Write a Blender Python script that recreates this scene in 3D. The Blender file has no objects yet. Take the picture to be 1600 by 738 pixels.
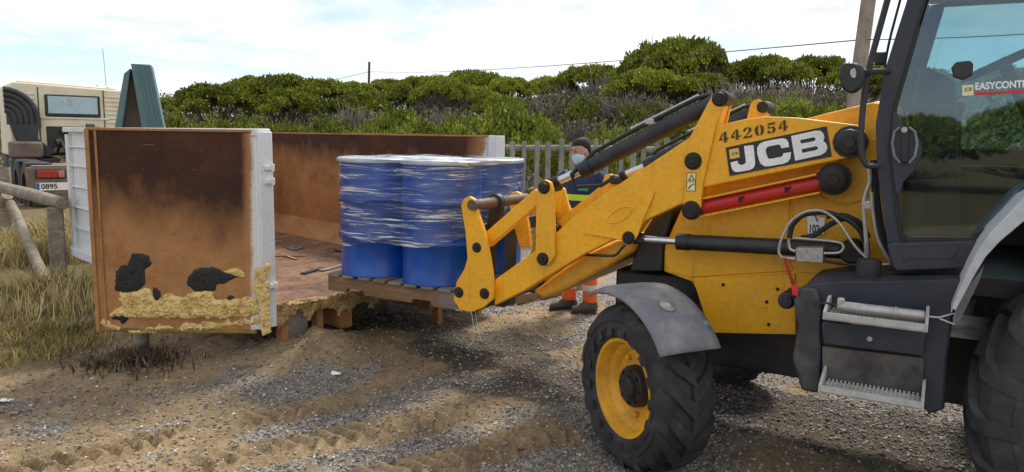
import bpy, bmesh, math, random
import numpy as np
from mathutils import Vector, Matrix
from mathutils.geometry import tessellate_polygon
S = bpy.context.scene
COL = S.collection
rad = math.radians
random.seed(7)
rng = np.random.default_rng(11)

# ------------------------------------------------------------------ camera
FPX, CAMH = 1150.0, 1.75
TH, RO = math.atan(154.7 / FPX), rad(0.9)
FW = Vector((0, math.cos(TH), -math.sin(TH)))
U0 = Vector((0, math.sin(TH), math.cos(TH)))
CR = Vector((1, 0, 0)) * math.cos(RO) + U0 * math.sin(RO)
CU = U0 * math.cos(RO) - Vector((1, 0, 0)) * math.sin(RO)
CP = Vector((0, 0, CAMH))
cam = bpy.data.cameras.new('camera')
cam.sensor_width = 36.0
cam.lens = 36.0 * FPX / 1600.0
cam.clip_start, cam.clip_end = 0.05, 3000
cam_o = bpy.data.objects.new('camera', cam)
COL.objects.link(cam_o)
mw = Matrix((CR, CU, -FW)).transposed().to_4x4()
mw.translation = CP
cam_o.matrix_world = mw
S.camera = cam_o

# ------------------------------------------------------------------ sky, sun, exposure
SUN_EL, SUN_AZ = rad(52), rad(28)          # azimuth from +Y towards +X
world = bpy.data.worlds.new('World')
S.world = world
world.use_nodes = True
nt = world.node_tree
nt.nodes.clear()
def wn(t, **k):
    n = nt.nodes.new(t)
    for a, b in k.items(): setattr(n, a, b)
    return n
out = wn('ShaderNodeOutputWorld'); bg = wn('ShaderNodeBackground')
sky = wn('ShaderNodeTexSky', sky_type='NISHITA', sun_disc=False, sun_elevation=SUN_EL, sun_rotation=SUN_AZ,
         air_density=0.9, dust_density=0.15, ozone_density=4.0)
tc = wn('ShaderNodeTexCoord'); sep = wn('ShaderNodeSeparateXYZ')
nt.links.new(tc.outputs['Generated'], sep.inputs[0])
zc = wn('ShaderNodeMath', operation='MAXIMUM'); zc.inputs[1].default_value = 0.0
nt.links.new(sep.outputs['Z'], zc.inputs[0])
za = wn('ShaderNodeMath', operation='ADD'); za.inputs[1].default_value = 0.11
nt.links.new(zc.outputs[0], za.inputs[0])
dx = wn('ShaderNodeMath', operation='DIVIDE'); dy = wn('ShaderNodeMath', operation='DIVIDE')
nt.links.new(sep.outputs['X'], dx.inputs[0]); nt.links.new(za.outputs[0], dx.inputs[1])
nt.links.new(sep.outputs['Y'], dy.inputs[0]); nt.links.new(za.outputs[0], dy.inputs[1])
cmb = wn('ShaderNodeCombineXYZ')
nt.links.new(dx.outputs[0], cmb.inputs[0]); nt.links.new(dy.outputs[0], cmb.inputs[1])
cmb.inputs[2].default_value = 0.3
n1 = wn('ShaderNodeTexNoise'); n1.inputs['Scale'].default_value = 0.34; n1.inputs['Detail'].default_value = 3; n1.inputs['Roughness'].default_value = 0.5
n2 = wn('ShaderNodeTexNoise'); n2.inputs['Scale'].default_value = 2.6; n2.inputs['Detail'].default_value = 6; n2.inputs['Roughness'].default_value = 0.6
n2.inputs['Distortion'].default_value = 0.4
for n in (n1, n2): nt.links.new(cmb.outputs[0], n.inputs['Vector'])
m1 = wn('ShaderNodeMath', operation='MULTIPLY_ADD'); m1.inputs[1].default_value = 0.30
nt.links.new(n2.outputs[0], m1.inputs[0]); nt.links.new(n1.outputs[0], m1.inputs[2])
mr = wn('ShaderNodeMapRange'); mr.inputs['From Min'].default_value = 0.52; mr.inputs['From Max'].default_value = 0.70
mr.inputs['To Min'].default_value = 0.28; mr.inputs['To Max'].default_value = 0.97
nt.links.new(m1.outputs[0], mr.inputs['Value'])
tone = wn('ShaderNodeMapRange'); tone.inputs['From Min'].default_value = 0.3; tone.inputs['From Max'].default_value = 0.7
tone.inputs['To Min'].default_value = 0.80; tone.inputs['To Max'].default_value = 1.08
nt.links.new(n2.outputs[0], tone.inputs['Value'])
cc = wn('ShaderNodeVectorMath', operation='SCALE'); cc.inputs[0].default_value = (6.9, 6.95, 7.05)
nt.links.new(tone.outputs[0], cc.inputs['Scale'])
mx = wn('ShaderNodeMix', data_type='RGBA')
nt.links.new(mr.outputs[0], mx.inputs['Factor'])
nt.links.new(sky.outputs[0], mx.inputs[6]); nt.links.new(cc.outputs[0], mx.inputs[7])
nt.links.new(mx.outputs[2], bg.inputs[0]); bg.inputs[1].default_value = 0.06
nt.links.new(bg.outputs[0], out.inputs[0])

sun = bpy.data.lights.new('sun', 'SUN')
sun.energy, sun.angle, sun.color = 1.5, rad(12), (1.0, 0.95, 0.87)
sun_o = bpy.data.objects.new('sun', sun)
COL.objects.link(sun_o)
sd = Vector((math.cos(SUN_EL) * math.sin(SUN_AZ), math.cos(SUN_EL) * math.cos(SUN_AZ), math.sin(SUN_EL)))
sun_o.rotation_euler = sd.to_track_quat('Z', 'Y').to_euler()
sun_o.location = (0, 0, 30)
S.view_settings.view_transform = 'Standard'
S.view_settings.look = 'None'
S.view_settings.exposure = 1.5
S.view_settings.gamma = 1.0
S.view_settings.use_curve_mapping = False
S.cycles.max_bounces = 8
S.cycles.transparent_max_bounces = 16

# ------------------------------------------------------------------ measuring (photo pixels, 1600 wide, to points on known planes)
def ray(u, v): return FW + CR * ((u - 800) / FPX) - CU * ((v - 369) / FPX)
def gz(u, v, z=0.0):
    d = ray(u, v); return CP + d * ((z - CAMH) / d.z)
def at(u, v, y):
    d = ray(u, v); return CP + d * (y / d.y)
YA = rad(30)
JA = Vector((math.cos(YA), -math.sin(YA), 0)); JB = Vector((math.sin(YA), math.cos(YA), 0)); JO = Vector((0.56, 3.53, 0))
def J(u, v, lat):
    """point of the loader's own frame: (backwards along its axis, sideways, up) on the upright plane at sideways distance lat"""
    d = ray(u, v); t = (lat - (CP - JO).dot(JB)) / d.dot(JB); p = CP + d * t - JO
    return Vector((p.dot(JA), lat, p.z))

# ------------------------------------------------------------------ mesh helpers
class MB:
    def __init__(s): s.v, s.f = [], []
    def add(s, vs, fs):
        o = len(s.v); s.v += [tuple(p) for p in vs]; s.f += [tuple(i + o for i in q) for q in fs]; return s
    def box(s, c, d, M=None):
        x, y, z = d[0] / 2, d[1] / 2, d[2] / 2
        vs = [Vector((a, b, e)) for a in (-x, x) for b in (-y, y) for e in (-z, z)]
        if M is not None: vs = [M @ q for q in vs]
        c = Vector(c)
        return s.add([q + c for q in vs], [(0, 1, 3, 2), (4, 6, 7, 5), (0, 4, 5, 1), (2, 3, 7, 6), (0, 2, 6, 4), (1, 5, 7, 3)])
    def bar(s, p, q, w, h, up=(0, 0, 1)):
        p, q = Vector(p), Vector(q); d = q - p; L = d.length; x = d / L
        y = Vector(up).cross(x)
        if y.length < 1e-4: y = Vector((0, 1, 0)).cross(x)
        y.normalize(); z = x.cross(y)
        return s.box((p + q) / 2, (L, w, h), Matrix((x, y, z)).transposed())
    def prism(s, pts, e):
        """closed outline of 3D points pushed along vector e"""
        n = len(pts); P = [Vector(p) for p in pts]; e = Vector(e); Q = [p + e for p in P]
        t = tessellate_polygon([P])
        nrm = Vector((0, 0, 0))
        for i in range(n): nrm += P[i].cross(P[(i + 1) % n])
        flip = nrm.dot(e) > 0
        fs = []
        for tr in t:
            a, b, c = tr
            if (P[b] - P[a]).cross(P[c] - P[a]).dot(e) > 0: a, c = c, a
            fs.append((a, b, c)); fs.append((c + n, b + n, a + n))
        for i in range(n):
            j = (i + 1) % n
            fs.append((i, j, j + n, i + n) if flip else (j, i, i + n, j + n))
        return s.add(P + Q, fs)
    def tube(s, pts, r, n=10, cap=True):
        P = [Vector(p) for p in pts]; rs = r if isinstance(r, (list, tuple)) else [r] * len(P)
        vs, fs = [], []; prev = None
        for i, p in enumerate(P):
            d = (P[min(i + 1, len(P) - 1)] - P[max(i - 1, 0)]).normalized()
            if prev is None:
                a = Vector((0, 0, 1)) if abs(d.z) < .9 else Vector((1, 0, 0))
                x = d.cross(a).normalized()
            else:
                x = (prev - d * prev.dot(d)).normalized()
            prev = x; y = d.cross(x)
            for k in range(n):
                t = 2 * math.pi * k / n
                vs.append(p + (x * math.cos(t) + y * math.sin(t)) * rs[i])
        for i in range(len(P) - 1):
            for k in range(n):
                a, b = i * n + k, i * n + (k + 1) % n
                fs.append((a, b, b + n, a + n))
        if cap:
            fs.append(tuple(range(n - 1, -1, -1))); fs.append(tuple(range((len(P) - 1) * n, len(P) * n)))
        return s.add(vs, fs)
    def cyl(s, p, q, r, n=20, r2=None): return s.tube([p, q], [r, r if r2 is None else r2], n)
    def lathe(s, prof, c, ax, n=32, closed=False, cap=True):
        """prof: (distance along axis, radius)"""
        ax = Vector(ax).normalized(); c = Vector(c)
        a = Vector((0, 0, 1)) if abs(ax.z) < .9 else Vector((1, 0, 0))
        x = ax.cross(a).normalized(); y = ax.cross(x); m = len(prof); vs, fs = [], []
        for k in range(n):
            t = 2 * math.pi * k / n; d = x * math.cos(t) + y * math.sin(t)
            for (h, r) in prof: vs.append(c + ax * h + d * r)
        for k in range(n):
            k2 = (k + 1) % n
            for j in range(m if closed else m - 1):
                j2 = (j + 1) % m
                fs.append((k * m + j, k * m + j2, k2 * m + j2, k2 * m + j))
        if not closed and cap:
            for j, rev in ((0, False), (m - 1, True)):
                if prof[j][1] > 1e-5:
                    q = [k * m + j for k in range(n)]; fs.append(tuple(reversed(q)) if rev else tuple(q))
        return s.add(vs, fs)
    def loft(s, rings, n=16):
        """rings: (centre, rx, ry, x-dir, y-dir)"""
        vs, fs = [], []
        for (c, rx, ry, xd, yd) in rings:
            for k in range(n):
                t = 2 * math.pi * k / n
                vs.append(Vector(c) + Vector(xd) * (rx * math.cos(t)) + Vector(yd) * (ry * math.sin(t)))
        for i in range(len(rings) - 1):
            for k in range(n):
                a, b = i * n + k, i * n + (k + 1) % n
                fs.append((a, b, b + n, a + n))
        fs.append(tuple(range(n - 1, -1, -1))); fs.append(tuple(range((len(rings) - 1) * n, len(rings) * n)))
        return s.add(vs, fs)
    def build(s, name, mat, parent=None, smooth=35, bevel=0, seg=2):
        me = bpy.data.meshes.new(name); me.from_pydata(s.v, [], s.f)
        bm = bmesh.new(); bm.from_mesh(me)
        bmesh.ops.recalc_face_normals(bm, faces=bm.faces); bm.to_mesh(me); bm.free()
        return link(name, me, mat, parent, smooth, bevel, seg)
def link(name, me, mat, parent=None, smooth=35, bevel=0, seg=2):
    if mat: me.materials.append(mat)
    if smooth:
        me.shade_smooth(); me.set_sharp_from_angle(angle=rad(smooth))
    o = bpy.data.objects.new(name, me); COL.objects.link(o)
    if parent: o.parent = parent
    if bevel:
        b = o.modifiers.new('bevel', 'BEVEL'); b.width = bevel; b.segments = seg; b.limit_method = 'ANGLE'; b.angle_limit = rad(40)
        b.harden_normals = False
    return o
def empty(name, loc=(0, 0, 0), rz=0):
    o = bpy.data.objects.new(name, None); COL.objects.link(o); o.location = loc; o.rotation_euler = (0, 0, rz); o.empty_display_size = .2
    return o
def tag(o, label=None, cat=None, group=None, kind=None):
    for k, v in (('label', label), ('category', cat), ('group', group), ('kind', kind)):
        if v: o[k] = v
    return o
def remesh(o, voxel, smooth_it=3):
    m = o.modifiers.new('remesh', 'REMESH'); m.mode = 'VOXEL'; m.voxel_size = voxel; m.use_smooth_shade = True
    if smooth_it:
        k = o.modifiers.new('smooth', 'SMOOTH'); k.iterations = smooth_it; k.factor = .5
    return o
def np_mesh(name, V, Fq):
    """V (n,3), Fq (m,k) with constant k"""
    me = bpy.data.meshes.new(name); V = np.asarray(V, dtype=np.float32); Fq = np.asarray(Fq, dtype=np.int32)
    m, k = Fq.shape
    me.vertices.add(len(V)); me.vertices.foreach_set('co', V.ravel())
    me.loops.add(m * k); me.loops.foreach_set('vertex_index', Fq.ravel())
    me.polygons.add(m); me.polygons.foreach_set('loop_start', np.arange(0, m * k, k, dtype=np.int32))
    me.update(calc_edges=True); me.validate()
    return me
def hash2(i, j, s):
    n = (i.astype(np.int64) * 374761393 + j.astype(np.int64) * 668265263 + s * 1442695041) & 0xffffffff
    n = ((n ^ (n >> 13)) * 1274126177) & 0xffffffff
    return ((n ^ (n >> 16)) & 0xffff) / 65535.0
def vnoise(x, y, s=0):
    x = np.asarray(x, float); y = np.asarray(y, float)
    i, j = np.floor(x), np.floor(y); fx, fy = x - i, y - j
    fx = fx * fx * (3 - 2 * fx); fy = fy * fy * (3 - 2 * fy); i = i.astype(np.int64); j = j.astype(np.int64)
    a, b, c, d = hash2(i, j, s), hash2(i + 1, j, s), hash2(i, j + 1, s), hash2(i + 1, j + 1, s)
    return (a * (1 - fx) + b * fx) * (1 - fy) + (c * (1 - fx) + d * fx) * fy
def fbm(x, y, s=0, o=4):
    t, a, q = 0, .5, 0
    for k in range(o): t = t + a * vnoise(x * 2 ** k, y * 2 ** k, s + k); q += a; a *= .5
    return t / q
def sstep(a, b, x):
    t = np.clip((np.asarray(x, float) - a) / (b - a), 0, 1); return t * t * (3 - 2 * t)

# ------------------------------------------------------------------ materials
def mat_new(name):
    m = bpy.data.materials.new(name); m.use_nodes = True
    t = m.node_tree; b = t.nodes['Principled BSDF']
    return m, t, b
def nd(t, ty, **k):
    n = t.nodes.new(ty)
    for a, b in k.items():
        if a.startswith('i_'):
            n.inputs[a[2:].replace('_', ' ')].default_value = b
        else: setattr(n, a, b)
    return n
def ramp(t, src, stops):
    r = t.nodes.new('ShaderNodeValToRGB'); e = r.color_ramp.elements
    while len(e) < len(stops): e.new(.5)
    for k, (p, c) in zip(e, stops): k.position = p; k.color = (*c, 1) if len(c) == 3 else c
    t.links.new(src, r.inputs[0]); return r
def noise(t, scale, detail=4, rough=.55, vec=None, dist=0):
    n = nd(t, 'ShaderNodeTexNoise'); n.inputs['Scale'].default_value = scale; n.inputs['Detail'].default_value = detail
    n.inputs['Roughness'].default_value = rough; n.inputs['Distortion'].default_value = dist
    if vec is None:
        c = nd(t, 'ShaderNodeTexCoord'); vec = c.outputs['Object']
    t.links.new(vec, n.inputs['Vector']); return n
def mixc(t, f, a, b):
    m = nd(t, 'ShaderNodeMix', data_type='RGBA')
    for s_, i in ((f, 0), (a, 6), (b, 7)):
        if hasattr(s_, 'links') or isinstance(s_, bpy.types.NodeSocket): t.links.new(s_, m.inputs[i])
        else: m.inputs[i].default_value = s_ if i == 0 else (*s_, 1)
    return m.outputs[2]
def bump(t, b, src, strength=.3, dist=.01):
    n = nd(t, 'ShaderNodeBump'); n.inputs['Strength'].default_value = strength; n.inputs['Distance'].default_value = dist
    t.links.new(src, n.inputs['Height']); t.links.new(n.outputs[0], b.inputs['Normal']); return n
def paint(name, col, rough=.45, metal=0, dirt=(.16, .12, .08), amt=.35, scale=6, fine=60, bmp=.05, spec=.5, chips=None, scratch=False):
    """coloured surface with blotchy wear and dust of its own"""
    m, t, b = mat_new(name)
    n = noise(t, scale, 6, .65); r = ramp(t, n.outputs[0], [(.42, (0, 0, 0)), (.75, (amt, amt, amt))])
    c = mixc(t, r.outputs[0], col, dirt)
    n2 = noise(t, fine, 3, .6); r2 = ramp(t, n2.outputs[0], [(.3, (.88, .88, .88)), (.7, (1.06, 1.06, 1.06))])
    mm = nd(t, 'ShaderNodeMix', data_type='RGBA', blend_type='MULTIPLY'); mm.inputs[0].default_value = 1
    t.links.new(c, mm.inputs[6]); t.links.new(r2.outputs[0], mm.inputs[7]); o = mm.outputs[2]
    if chips:
        n3 = noise(t, chips[1], 8, .75); r3 = ramp(t, n3.outputs[0], [(chips[2], (0, 0, 0)), (chips[2] + .03, (1, 1, 1))])
        o = mixc(t, r3.outputs[0], o, chips[0])
    if scratch:
        tcn = nd(t, 'ShaderNodeTexCoord')
        for (rot, sc, thr) in (((.0, .5, .0), (3, 3, 150), .69), ((.0, -1.0, .0), (2, 2, 110), .71)):
            mp = nd(t, 'ShaderNodeMapping'); mp.inputs['Rotation'].default_value = rot; mp.inputs['Scale'].default_value = sc; t.links.new(tcn.outputs['Object'], mp.inputs[0])
            q = noise(t, 1.0, 3, .6, mp.outputs[0]); rq = ramp(t, q.outputs[0], [(thr, (0, 0, 0)), (thr + .02, (.75, .75, .75))]); o = mixc(t, rq.outputs[0], o, (.30, .15, .03))
        mp = nd(t, 'ShaderNodeMapping'); mp.inputs['Scale'].default_value = (14, 14, 1.3); t.links.new(tcn.outputs['Object'], mp.inputs[0])
        q = noise(t, 1.0, 5, .65, mp.outputs[0]); rq = ramp(t, q.outputs[0], [(.56, (0, 0, 0)), (.80, (.42, .42, .42))]); o = mixc(t, rq.outputs[0], o, (.20, .11, .04))
    t.links.new(o, b.inputs['Base Color'])
    rr = ramp(t, n.outputs[0], [(.35, (rough,) * 3), (.75, (min(1, rough + .25),) * 3)]); t.links.new(rr.outputs[0], b.inputs['Roughness'])
    b.inputs['Metallic'].default_value = metal; b.inputs['Specular IOR Level'].default_value = spec
    if bmp: bump(t, b, n2.outputs[0], bmp, .004)
    return m
M = {}
M['yellow'] = paint('yellow_paint', (.92, .45, .012), .34, 0, (.46, .21, .03), .30, 3, 40, .03, .5, ((.12, .07, .03), 9, .70), True)
M['yellow_lo'] = paint('yellow_dusty', (.85, .42, .02), .45, 0, (.26, .14, .05), .6, 5, 30, .05, .5, ((.09, .055, .03), 7, .68), True)
M['black'] = paint('black_paint', (.012, .013, .016), .38, 0, (.09, .085, .08), .45, 5, 50, .05)
M['slate'] = paint('slate_paint', (.020, .026, .040), .42, 0, (.10, .10, .10), .4, 5, 50, .05)
M['grease'] = paint('greasy_steel', (.015, .013, .012), .5, .2, (.05, .035, .025), .8, 20, 90, .4)
M['chrome'] = paint('chrome', (.72, .72, .72), .18, 1, (.4, .38, .35), .2, 8, 40, 0)
M['steel'] = paint('zinc_steel', (.50, .49, .46), .42, .8, (.2, .18, .16), .5, 20, 80, .08)
M['red'] = paint('red_paint', (.52, .02, .018), .38, 0, (.22, .05, .03), .5, 6, 50, .04, .5, ((.05, .03, .03), 14, .74))
M['rubber'] = paint('hose_rubber', (.012, .012, .013), .55, 0, (.06, .055, .05), .4, 8, 60, .1)
M['fender'] = paint('grey_fender', (.16, .165, .18), .5, 0, (.36, .35, .34), .9, 5, 24, .12, .5, ((.05, .05, .055), 11, .68))
M['fenderlight'] = paint('pale_fender', (.52, .54, .57), .45, 0, (.25, .25, .26), .4, 4, 40, .05)
M['step'] = paint('grey_step', (.50, .49, .46), .6, 0, (.22, .19, .15), .6, 9, 60, .1)
M['white'] = paint('white_paint', (.72, .74, .76), .45, 0, (.38, .30, .22), .30, 3, 40, .04, .5, ((.30, .14, .05), 8, .74))
M['whitepl'] = paint('white_sticker', (.86, .86, .85), .5, 0, (.6, .58, .54), .15, 9, 60, 0)
M['logoblack'] = paint('logo_black', (.018, .018, .024), .4, 0, (.08, .07, .06), .3, 9, 60, 0)
M['stencil'] = paint('stencil_black', (.035, .022, .012), .6, 0, (.30, .15, .02), .5, 40, 90, 0)
M['stickery'] = paint('yellow_sticker', (.78, .52, .12), .5, 0, (.5, .32, .08), .3, 20, 60, 0)
M['stickerp'] = paint('pale_sticker', (.80, .74, .42), .5, 0, (.6, .55, .35), .3, 20, 60, 0)
M['redst'] = paint('red_sticker', (.60, .03, .03), .5, 0, (.4, .05, .05), .3, 20, 60, 0)
def tyre_mat():
    m, t, b = mat_new('tyre_rubber')
    n = noise(t, 7, 6, .7); c = ramp(t, n.outputs[0], [(.35, (.016, .016, .018)), (.58, (.040, .039, .040)), (.78, (.115, .098, .080))])
    n2 = noise(t, 45, 5, .7); t.links.new(c.outputs[0], b.inputs['Base Color']); b.inputs['Roughness'].default_value = .72
    bump(t, b, n2.outputs[0], .35, .01); return m
M['tyre'] = tyre_mat()
def glass_mat(name, tint, gloss=.08):
    m, t, b = mat_new(name); t.nodes.remove(b); o = t.nodes['Material Output']
    tr = nd(t, 'ShaderNodeBsdfTransparent'); tr.inputs[0].default_value = (*tint, 1)
    gl = nd(t, 'ShaderNodeBsdfGlossy'); gl.inputs['Roughness'].default_value = .02; gl.inputs[0].default_value = (.9, .95, 1, 1)
    fr = nd(t, 'ShaderNodeFresnel'); fr.inputs[0].default_value = 1.5
    n = noise(t, 3, 5, .6); r = ramp(t, n.outputs[0], [(.3, (gloss * .6,) * 3), (.75, (gloss * 1.5,) * 3)])
    ad = nd(t, 'ShaderNodeMath', operation='ADD', use_clamp=True); t.links.new(fr.outputs[0], ad.inputs[0]); t.links.new(r.outputs[0], ad.inputs[1])
    mx = nd(t, 'ShaderNodeMixShader'); t.links.new(ad.outputs[0], mx.inputs[0]); t.links.new(tr.outputs[0], mx.inputs[1]); t.links.new(gl.outputs[0], mx.inputs[2])
    t.links.new(mx.outputs[0], o.inputs[0]); return m
M['glass'] = glass_mat('tinted_glass', (.66, .79, .80), .03)
M['glassclear'] = glass_mat('clear_glass', (.75, .88, .92), .05)
def wood_mat(name, a, b_, sc=1.0, axis='X', rough=.85):
    m, t, b = mat_new(name); tcn = nd(t, 'ShaderNodeTexCoord'); mp = nd(t, 'ShaderNodeMapping')
    s = {'X': (1.5, 18, 18), 'Z': (18, 18, 1.5), 'Y': (18, 1.5, 18)}[axis]; mp.inputs['Scale'].default_value = [q * sc for q in s]
    t.links.new(tcn.outputs['Object'], mp.inputs[0]); n = noise(t, 1.2, 8, .7, mp.outputs[0], .6)
    c = ramp(t, n.outputs[0], [(.3, a), (.72, b_)]); n2 = noise(t, 5, 4, .6)
    dk = ramp(t, n2.outputs[0], [(.3, (.65, .65, .65)), (.7, (1.1, 1.1, 1.1))])
    mm = nd(t, 'ShaderNodeMix', data_type='RGBA', blend_type='MULTIPLY'); mm.inputs[0].default_value = 1
    t.links.new(c.outputs[0], mm.inputs[6]); t.links.new(dk.outputs[0], mm.inputs[7]); t.links.new(mm.outputs[2], b.inputs['Base Color'])
    b.inputs['Roughness'].default_value = rough; bump(t, b, n.outputs[0], .5, .008); return m
M['pallet'] = wood_mat('pallet_wood', (.15, .085, .04), (.36, .22, .115))
M['palletgrey'] = wood_mat('grey_pallet_wood', (.13, .115, .10), (.30, .27, .235))
M['log'] = wood_mat('weathered_log', (.16, .12, .085), (.40, .34, .27))
M['picket'] = wood_mat('weathered_picket', (.15, .135, .115), (.34, .315, .275), 1, 'Z')
M['bark'] = wood_mat('bark', (.05, .042, .036), (.15, .13, .115), .6, 'Z')
M['pole'] = wood_mat('pole_timber', (.25, .20, .15), (.38, .33, .27), .5, 'Z')

# ================================================================== ground
def hillh(x, y):
    x = np.asarray(x, float); y = np.asarray(y, float)
    ux = x / np.maximum(y, 1.0)                     # bearing
    side = sstep(-.35, .35, ux)
    h = sstep(13, 40, y) * (.6 + 1.5 * side) + sstep(40, 64, y) * 2.3
    h = h * (y > 0)
    return h + .25 * sstep(9.5, 12.5, y)
def mound(x, y, c, r, h): return h * np.exp(-(((x - c[0]) ** 2 + (y - c[1]) ** 2) / (r * r)))
TR = []
for (a, b, w, off) in (((250, 742), (745, 640), .40, 0), ((60, 730), (560, 625), .36, 2), ((620, 742), (900, 668), .34, 5)):
    p, q = gz(*a), gz(*b); d = (q - p); TR.append((p.x, p.y, d.x / d.length, d.y / d.length, d.length, w, off))
MC = [Vector((-1.50, 5.62, 0)), Vector((-1.80, 5.75, 0)), Vector((-1.12, 5.98, 0))]
def track(x, y):
    z = np.zeros_like(x); msk = np.zeros_like(x)
    for (px_, py_, dx_, dy_, L, w, off) in TR:
        s = (x - px_) * dx_ + (y - py_) * dy_; c = -(x - px_) * dy_ + (y - py_) * dx_
        wob = .05 * (vnoise(s * 2, s * 0, 31 + off) - .5)
        c = c + wob
        ins = sstep(w * .5, w * .38, np.abs(c)) * sstep(-1.4, -.6, s) * sstep(L + .3, L - .5, s)
        ph = (s + np.sign(c) * .05) / .115 + np.abs(c) * 5.0 + .5 * vnoise(s * 3, c * 3, 5 + off)
        rg = np.sin(2 * math.pi * ph); rg = sstep(-.1, .75, rg) * 2 - 1.2
        br = sstep(.22, .42, fbm(x * 2.2, y * 2.2, 77 + off))
        z += ins * (rg * .023 * br - .012); msk = np.maximum(msk, ins)
        z += .016 * sstep(.10, .0, np.abs(np.abs(c) - w * .56)) * sstep(-1.4, -.6, s) * sstep(L + .3, L - .5, s) * fbm(x * 6, y * 6, 9)
    return z, msk
def masks(x, y):
    """ground colour weights: gravel, dark grit plus painted shade, grassy soil"""
    n = fbm(x * 1.1, y * 1.1, 3); nb = fbm(x * 2.9 + 7, y * 2.9, 13); _, tm = track(x, y)
    gr = sstep(.38, .70, .55 * n + .45 * nb + .10 * sstep(-.6, .9, x) - .34 * tm * sstep(.7, .0, x) + .015)
    gr = gr * (1 - .8 * np.exp(-(((x + 1.5) / .5) ** 2 + ((y - 5.6) / .4) ** 2)))
    gr = gr * (1 - .75 * sstep(-1.7, -2.4, x) * sstep(4.5, 5.1, y))
    dk = np.zeros_like(x)  # dark grit, with the shade under forks and loader painted in
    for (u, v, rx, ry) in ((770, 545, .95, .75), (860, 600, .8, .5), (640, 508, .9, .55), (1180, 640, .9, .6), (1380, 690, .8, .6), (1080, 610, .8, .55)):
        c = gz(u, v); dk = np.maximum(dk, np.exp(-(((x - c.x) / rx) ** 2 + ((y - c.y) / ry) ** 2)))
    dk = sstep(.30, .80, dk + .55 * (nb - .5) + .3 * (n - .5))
    a, b = gz(0, 610), gz(330, 470); d = (b - a); nx, ny = -d.y / d.length, d.x / d.length
    side = (x - a.x) * nx + (y - a.y) * ny
    gs = sstep(-.35, .75, side + 1.3 * (n - .5) + .9 * (nb - .5)) * sstep(-1.15, -1.9, x)
    gs = np.maximum(gs, sstep(9.5, 12.5, y + 2 * (n - .5)))
    return gr, dk, gs
def gheight(x, y):
    x = np.asarray(x, float); y = np.asarray(y, float)
    near = sstep(14, 8, y) * sstep(-9, -5, x) * sstep(8, 5, x)
    z = hillh(x, y) + .05 * (fbm(x * .8, y * .8, 21) - .5) * near + .030 * (fbm(x * 5, y * 5, 22) - .5) * near + .034 * (fbm(x * 13, y * 13, 23, 4) - .5) * near - .012 * np.abs(fbm(x * 7 + 3, y * 7, 29, 3) - .5) * near
    t, _ = track(x, y); z = z + t
    for c, r, h in ((MC[0], .30, .15), (MC[1], .40, .09), (MC[2], .36, .08)):
        z = z + mound(x, y, c, r, h) * (.8 + .5 * fbm(x * 9, y * 9, 41))
    # shallow ruts and clods
    z = z + .022 * (fbm(x * 3.1 + 5, y * 9.0 - x * 4.0, 47, 3) - .5) * near
    z = z + (1 - near) * (y > 14) * .5 * (fbm(x * .25, y * .25, 25) - .5)
    return z
def axis(lo, hi, step, far0, far1):
    m = list(np.arange(lo, hi, step)); g = step; p = hi; up = []
    while p < far1: up.append(p); g *= 1.09; p += g
    up.append(far1); g = step; p = lo - g; dn = []
    while p > far0: dn.append(p); g *= 1.09; p -= g
    dn.append(far0); return np.array(dn[::-1] + m + up)
gxs = axis(-3.4, 2.6, .0155, -1500, 1500); gys = axis(2.8, 6.6, .0155, -1500, 1500)
GX, GY = np.meshgrid(gxs, gys); GZ = gheight(GX, GY); nxg, nyg = len(gxs), len(gys)
ii = (np.arange(nyg - 1)[:, None] * nxg + np.arange(nxg - 1)[None, :]).ravel()
me = np_mesh('ground', np.stack([GX.ravel(), GY.ravel(), GZ.ravel()], 1), np.stack([ii, ii + 1, ii + nxg + 1, ii + nxg], 1))
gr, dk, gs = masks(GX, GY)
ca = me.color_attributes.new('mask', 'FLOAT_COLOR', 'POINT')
ca.data.foreach_set('color', np.stack([gr.ravel(), dk.ravel(), gs.ravel(), np.ones(gr.size)], 1).astype(np.float32).ravel())
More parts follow.
